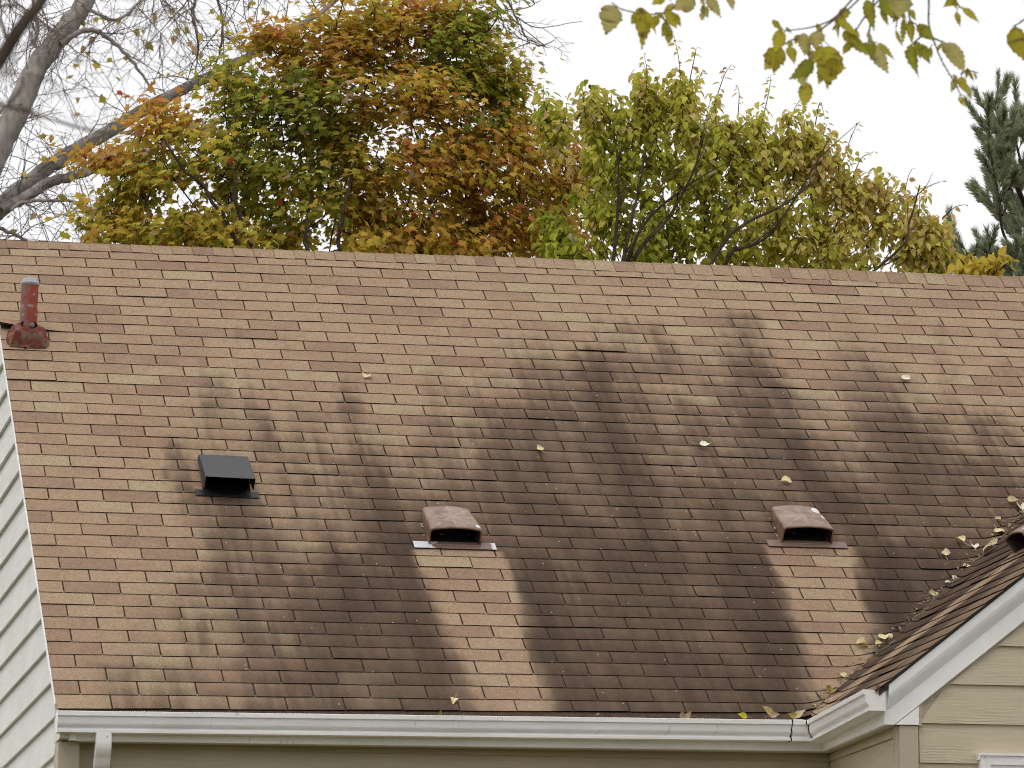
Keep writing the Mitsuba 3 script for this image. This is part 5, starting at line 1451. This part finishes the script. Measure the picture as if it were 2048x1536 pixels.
def branch(name, text, twigs, lv, group=None):
    tag(name, text, 'branch')
    mb = MB()
    for s in twigs:
        c = smooth_line(s, 6)
        mb.tube(c, np.linspace(0.0029, 0.0015, len(c)), 5)
        for i in range(2, len(c), 2):       # buds
            d_ = r_.normal(0, 1, 3) * [1, .5, 1]
            mb.tube([c[i], c[i] + unit(d_) * 0.007], [0.0014, 0.0005], 4)
    nodes = np.vstack([smooth_line(s, 6) for s in twigs])
    more = []
    for s in twigs:                     # smaller leaves along the twigs
        c = smooth_line(s, 8)
        for _ in range(3 if len(lv) > 3 else 0):
            p = c[r_.integers(len(c) // 3, len(c))] + r_.normal(0, .006, 3)
            more.append([*p, *(p + unit(np.array([r_.normal(0, .6), r_.normal(0, .3), -1.0])) * r_.uniform(.022, .046)), r_.uniform(.4, .75)])
    lv = list(lv) + more
    for L in lv:
        a, b = np.array(L[:3]), np.array(L[3:6])
        j = np.argmin(np.linalg.norm(nodes - a, axis=1))
        if 0.004 < np.linalg.norm(nodes[j] - a) < 0.09:
            mb.tube(smooth_line([nodes[j], (nodes[j] + a) / 2 + [0, 0, .004], a], 4), 0.0011, 4)
    add(name + '__twig', mb.mesh(), 'm_bark_twig')
    for i, L in enumerate(lv):
        a, b, w_ = np.array(L[:3]), np.array(L[3:6]), L[6]
        ln = np.linalg.norm(b - a)
        V, F, out = broad_leaf(1.0, min(w_, 0.95) * 0.92, r_.uniform(-.25, .35), r_.uniform(-.25, .3), 700 + i + 100 * len(lv), teeth=0.022, stalk=0, bend=r_.uniform(-1.5, 2.0))
        t = (b - a) / ln
        nn = np.array([r_.normal(0, .25), -1.0, r_.normal(0.1, .2)])
        sd = unit(np.cross(t, nn))
        nn = np.cross(sd, t)
        V = V * np.array([ln, ln, ln * .8])
        W = a + V[:, :1] * sd + V[:, 1:2] * t + V[:, 2:] * nn
        base = np.array([0.50, 0.44, 0.055]) * r_.uniform(.85, 1.2)
        if r_.random() < .3:
            base = np.array([0.55, 0.49, 0.18])
        if r_.random() < .25:
            base = np.array([0.36, 0.36, 0.05])
        c = base * (1 - 0.25 * (out[:, None] ** 3)) * r_.uniform(.92, 1.08, (len(V), 1))
        hot = r_.random(len(V)) < .05
        c[hot] = np.array([0.20, 0.11, 0.05])
        add(name + '__leaf', (W, F), 'm_leaf', color=c)


branch('overhanging_branch', 'large cluster of hanging yellow-green toothed leaves on thin twigs, top right', [[[0.449,-12.6,4.938],[0.383,-12.6,4.867],[0.346,-12.6,4.826],[0.312,-12.6,4.802],[0.261,-12.6,4.785],[0.199,-12.6,4.774]],[[0.449,-12.6,4.921],[0.383,-12.6,4.85],[0.334,-12.6,4.814]],[[0.5,-12.6,4.918],[0.43,-12.6,4.839],[0.396,-12.6,4.789],[0.375,-12.6,4.752]],[[0.346,-12.6,4.82],[0.294,-12.6,4.779],[0.272,-12.6,4.755],[0.264,-12.6,4.699]],[[0.579,-12.6,4.945],[0.594,-12.6,4.878],[0.593,-12.6,4.816],[0.607,-12.6,4.766],[0.626,-12.6,4.717],[0.648,-12.6,4.679],[0.678,-12.6,4.624]],[[0.528,-12.6,4.931],[0.537,-12.6,4.864],[0.543,-12.6,4.822],[0.571,-12.6,4.804]],[[0.599,-12.6,4.777],[0.647,-12.6,4.76]],[[0.679,-12.6,4.68],[0.694,-12.6,4.692],[0.725,-12.6,4.687]],[[0.514,-12.6,4.919],[0.516,-12.6,4.863],[0.503,-12.6,4.8]],[[0.448,-12.6,4.904],[0.429,-12.6,4.769],[0.44,-12.6,4.752]],[[0.576,-12.6,4.782],[0.542,-12.6,4.752]],[[0.294,-12.6,4.756],[0.227,-12.6,4.753],[0.187,-12.6,4.729]],[[0.653,-12.6,4.915],[0.672,-12.6,4.874],[0.686,-12.6,4.86]]], [[0.419,-12.62,4.864,0.435,-12.63,4.778,0.42],[0.479,-12.62,4.878,0.489,-12.63,4.8,1.1],[0.51,-12.62,4.885,0.5,-12.63,4.812,1.25],[0.163,-12.62,4.797,0.191,-12.63,4.76,0.5],[0.188,-12.62,4.768,0.162,-12.63,4.706,0.65],[0.187,-12.62,4.721,0.134,-12.63,4.655,0.75],[0.17,-12.62,4.7,0.159,-12.63,4.647,0.7],[0.247,-12.62,4.765,0.243,-12.63,4.696,0.55],[0.207,-12.62,4.727,0.218,-12.63,4.678,0.65],[0.283,-12.62,4.773,0.274,-12.63,4.72,0.9],[0.297,-12.62,4.732,0.268,-12.63,4.686,0.5],[0.271,-12.62,4.689,0.206,-12.63,4.636,0.6],[0.316,-12.62,4.733,0.306,-12.63,4.616,0.75],[0.301,-12.62,4.679,0.357,-12.63,4.674,0.9],[0.31,-12.62,4.691,0.281,-12.63,4.628,0.6],[0.237,-12.62,4.648,0.242,-12.63,4.618,0.8],[0.253,-12.62,4.632,0.241,-12.63,4.557,0.55],[0.34,-12.62,4.809,0.392,-12.63,4.754,0.4],[0.367,-12.62,4.766,0.42,-12.63,4.708,0.5],[0.334,-12.62,4.798,0.339,-12.63,4.751,0.35],[0.356,-12.62,4.777,0.386,-12.63,4.737,0.7],[0.434,-12.62,4.744,0.467,-12.63,4.66,0.5],[0.429,-12.62,4.752,0.431,-12.63,4.705,0.5],[0.448,-12.62,4.748,0.49,-12.63,4.708,0.3],[0.458,-12.62,4.841,0.472,-12.63,4.791,0.35],[0.52,-12.62,4.819,0.51,-12.63,4.743,0.25],[0.531,-12.62,4.802,0.539,-12.63,4.747,0.42],[0.497,-12.62,4.784,0.51,-12.63,4.74,0.28],[0.562,-12.62,4.804,0.595,-12.63,4.758,0.62],[0.536,-12.62,4.747,0.545,-12.63,4.65,0.6],[0.561,-12.62,4.751,0.586,-12.63,4.696,0.55],[0.644,-12.62,4.76,0.679,-12.63,4.678,0.62],[0.663,-12.62,4.843,0.67,-12.63,4.801,0.4],[0.682,-12.62,4.855,0.724,-12.63,4.818,0.4],[0.673,-12.62,4.669,0.677,-12.63,4.623,0.55],[0.681,-12.62,4.653,0.7,-12.63,4.607,0.4],[0.666,-12.62,4.613,0.682,-12.63,4.581,0.5]])
branch('overhanging_branch_001', 'small group of large yellow-green hanging leaves, left of the bigger leaf cluster', [[[0.07,-12.3,4.975],[-0.01,-12.3,4.919],[-0.039,-12.3,4.892],[-0.096,-12.3,4.881],[-0.164,-12.3,4.891],[-0.192,-12.3,4.907]],[[-0.062,-12.3,4.882],[-0.039,-12.3,4.855],[-0.028,-12.3,4.833]],[[0.059,-12.3,4.963],[0.058,-12.3,4.906],[0.055,-12.3,4.877]]], [[-0.194,-12.32,4.896,-0.214,-12.33,4.813,0.85],[-0.117,-12.32,4.894,-0.112,-12.33,4.778,0.55],[-0.101,-12.32,4.881,-0.078,-12.33,4.808,0.45],[-0.123,-12.32,4.88,-0.149,-12.33,4.836,0.6],[0.028,-12.32,4.927,-0.038,-12.33,4.887,0.75],[-0.047,-12.32,4.889,-0.024,-12.33,4.837,0.55],[-0.035,-12.32,4.881,-0.01,-12.33,4.846,0.6],[0.065,-12.32,4.935,0.099,-12.33,4.874,0.5],[-0.055,-12.32,4.929,-0.091,-12.33,4.901,0.7],[0.122,-12.32,4.944,0.133,-12.33,4.896,0.55],[0.046,-12.32,4.923,0.056,-12.33,4.901,0.5]])
branch('overhanging_branch_002', 'single green leaf cut off by the right picture edge above the pine', [[[0.931,-12.5,4.91],[0.884,-12.5,4.862],[0.859,-12.5,4.847]],[[0.866,-12.5,4.846],[0.857,-12.5,4.833]]], [[0.863,-12.5,4.844,0.881,-12.5,4.749,0.7]])
tag('bare_branch', 'blurred dark bare branch close to the viewer in the upper left corner', 'branch')
mb, tw = MB(), MB()
NB = [[[-2.346,-17.3,3.333,0.011],[-2.302,-17.3,3.405,0.011],[-2.27,-17.3,3.46,0.01],[-2.239,-17.3,3.502,0.008],[-2.213,-17.3,3.55,0.008]],[[-2.331,-17.3,3.35,0.004],[-2.301,-17.3,3.337,0.003],[-2.263,-17.3,3.328,0.003],[-2.224,-17.3,3.317,0.002],[-2.156,-17.3,3.301,0.002],[-2.086,-17.3,3.302,0.002]],[[-2.256,-17.3,3.454,0.003],[-2.253,-17.3,3.435,0.003],[-2.246,-17.3,3.427,0.002]],[[-2.287,-17.3,3.425,0.003],[-2.303,-17.3,3.467,0.003],[-2.319,-17.3,3.498,0.003]],[[-2.326,-17.3,3.482,0.003],[-2.281,-17.3,3.492,0.003],[-2.258,-17.3,3.477,0.002],[-2.212,-17.3,3.449,0.002],[-2.181,-17.3,3.435,0.001]],[[-2.323,-17.3,3.304,0.005],[-2.293,-17.3,3.332,0.004],[-2.271,-17.3,3.36,0.003],[-2.264,-17.3,3.384,0.002]]]
for i, L in enumerate(NB):
    c = smooth_line(L, 6)
    (mb if i == 0 else tw).tube(c[:, :3], c[:, 3], 8)
add('bare_branch__limb', mb.mesh(), 'm_bark_dark', smooth=True)
twig = tw
for i in range(16):
    L = smooth_line(NB[i % len(NB)], 6)
    p = L[r_.integers(1, len(L)), :3]
    r0 = r_
    twiglet(p, np.array([r_.normal(.2, .8), r_.normal(0, .5), r_.normal(0, .6)]), r_.uniform(.06, .2), 0.0011, 1)
add('bare_branch__twig', tw.mesh(), 'm_bark_twig')

# ------------------------------------------------------------------ the ground
add('ground', (np.array([(-900, -900, 0), (900, -900, 0), (900, 900, 0), (-900, 900, 0.0)]), np.array([[0, 1, 2], [0, 2, 3]])), 'm_grass', label='lawn around the house', kind='structure')
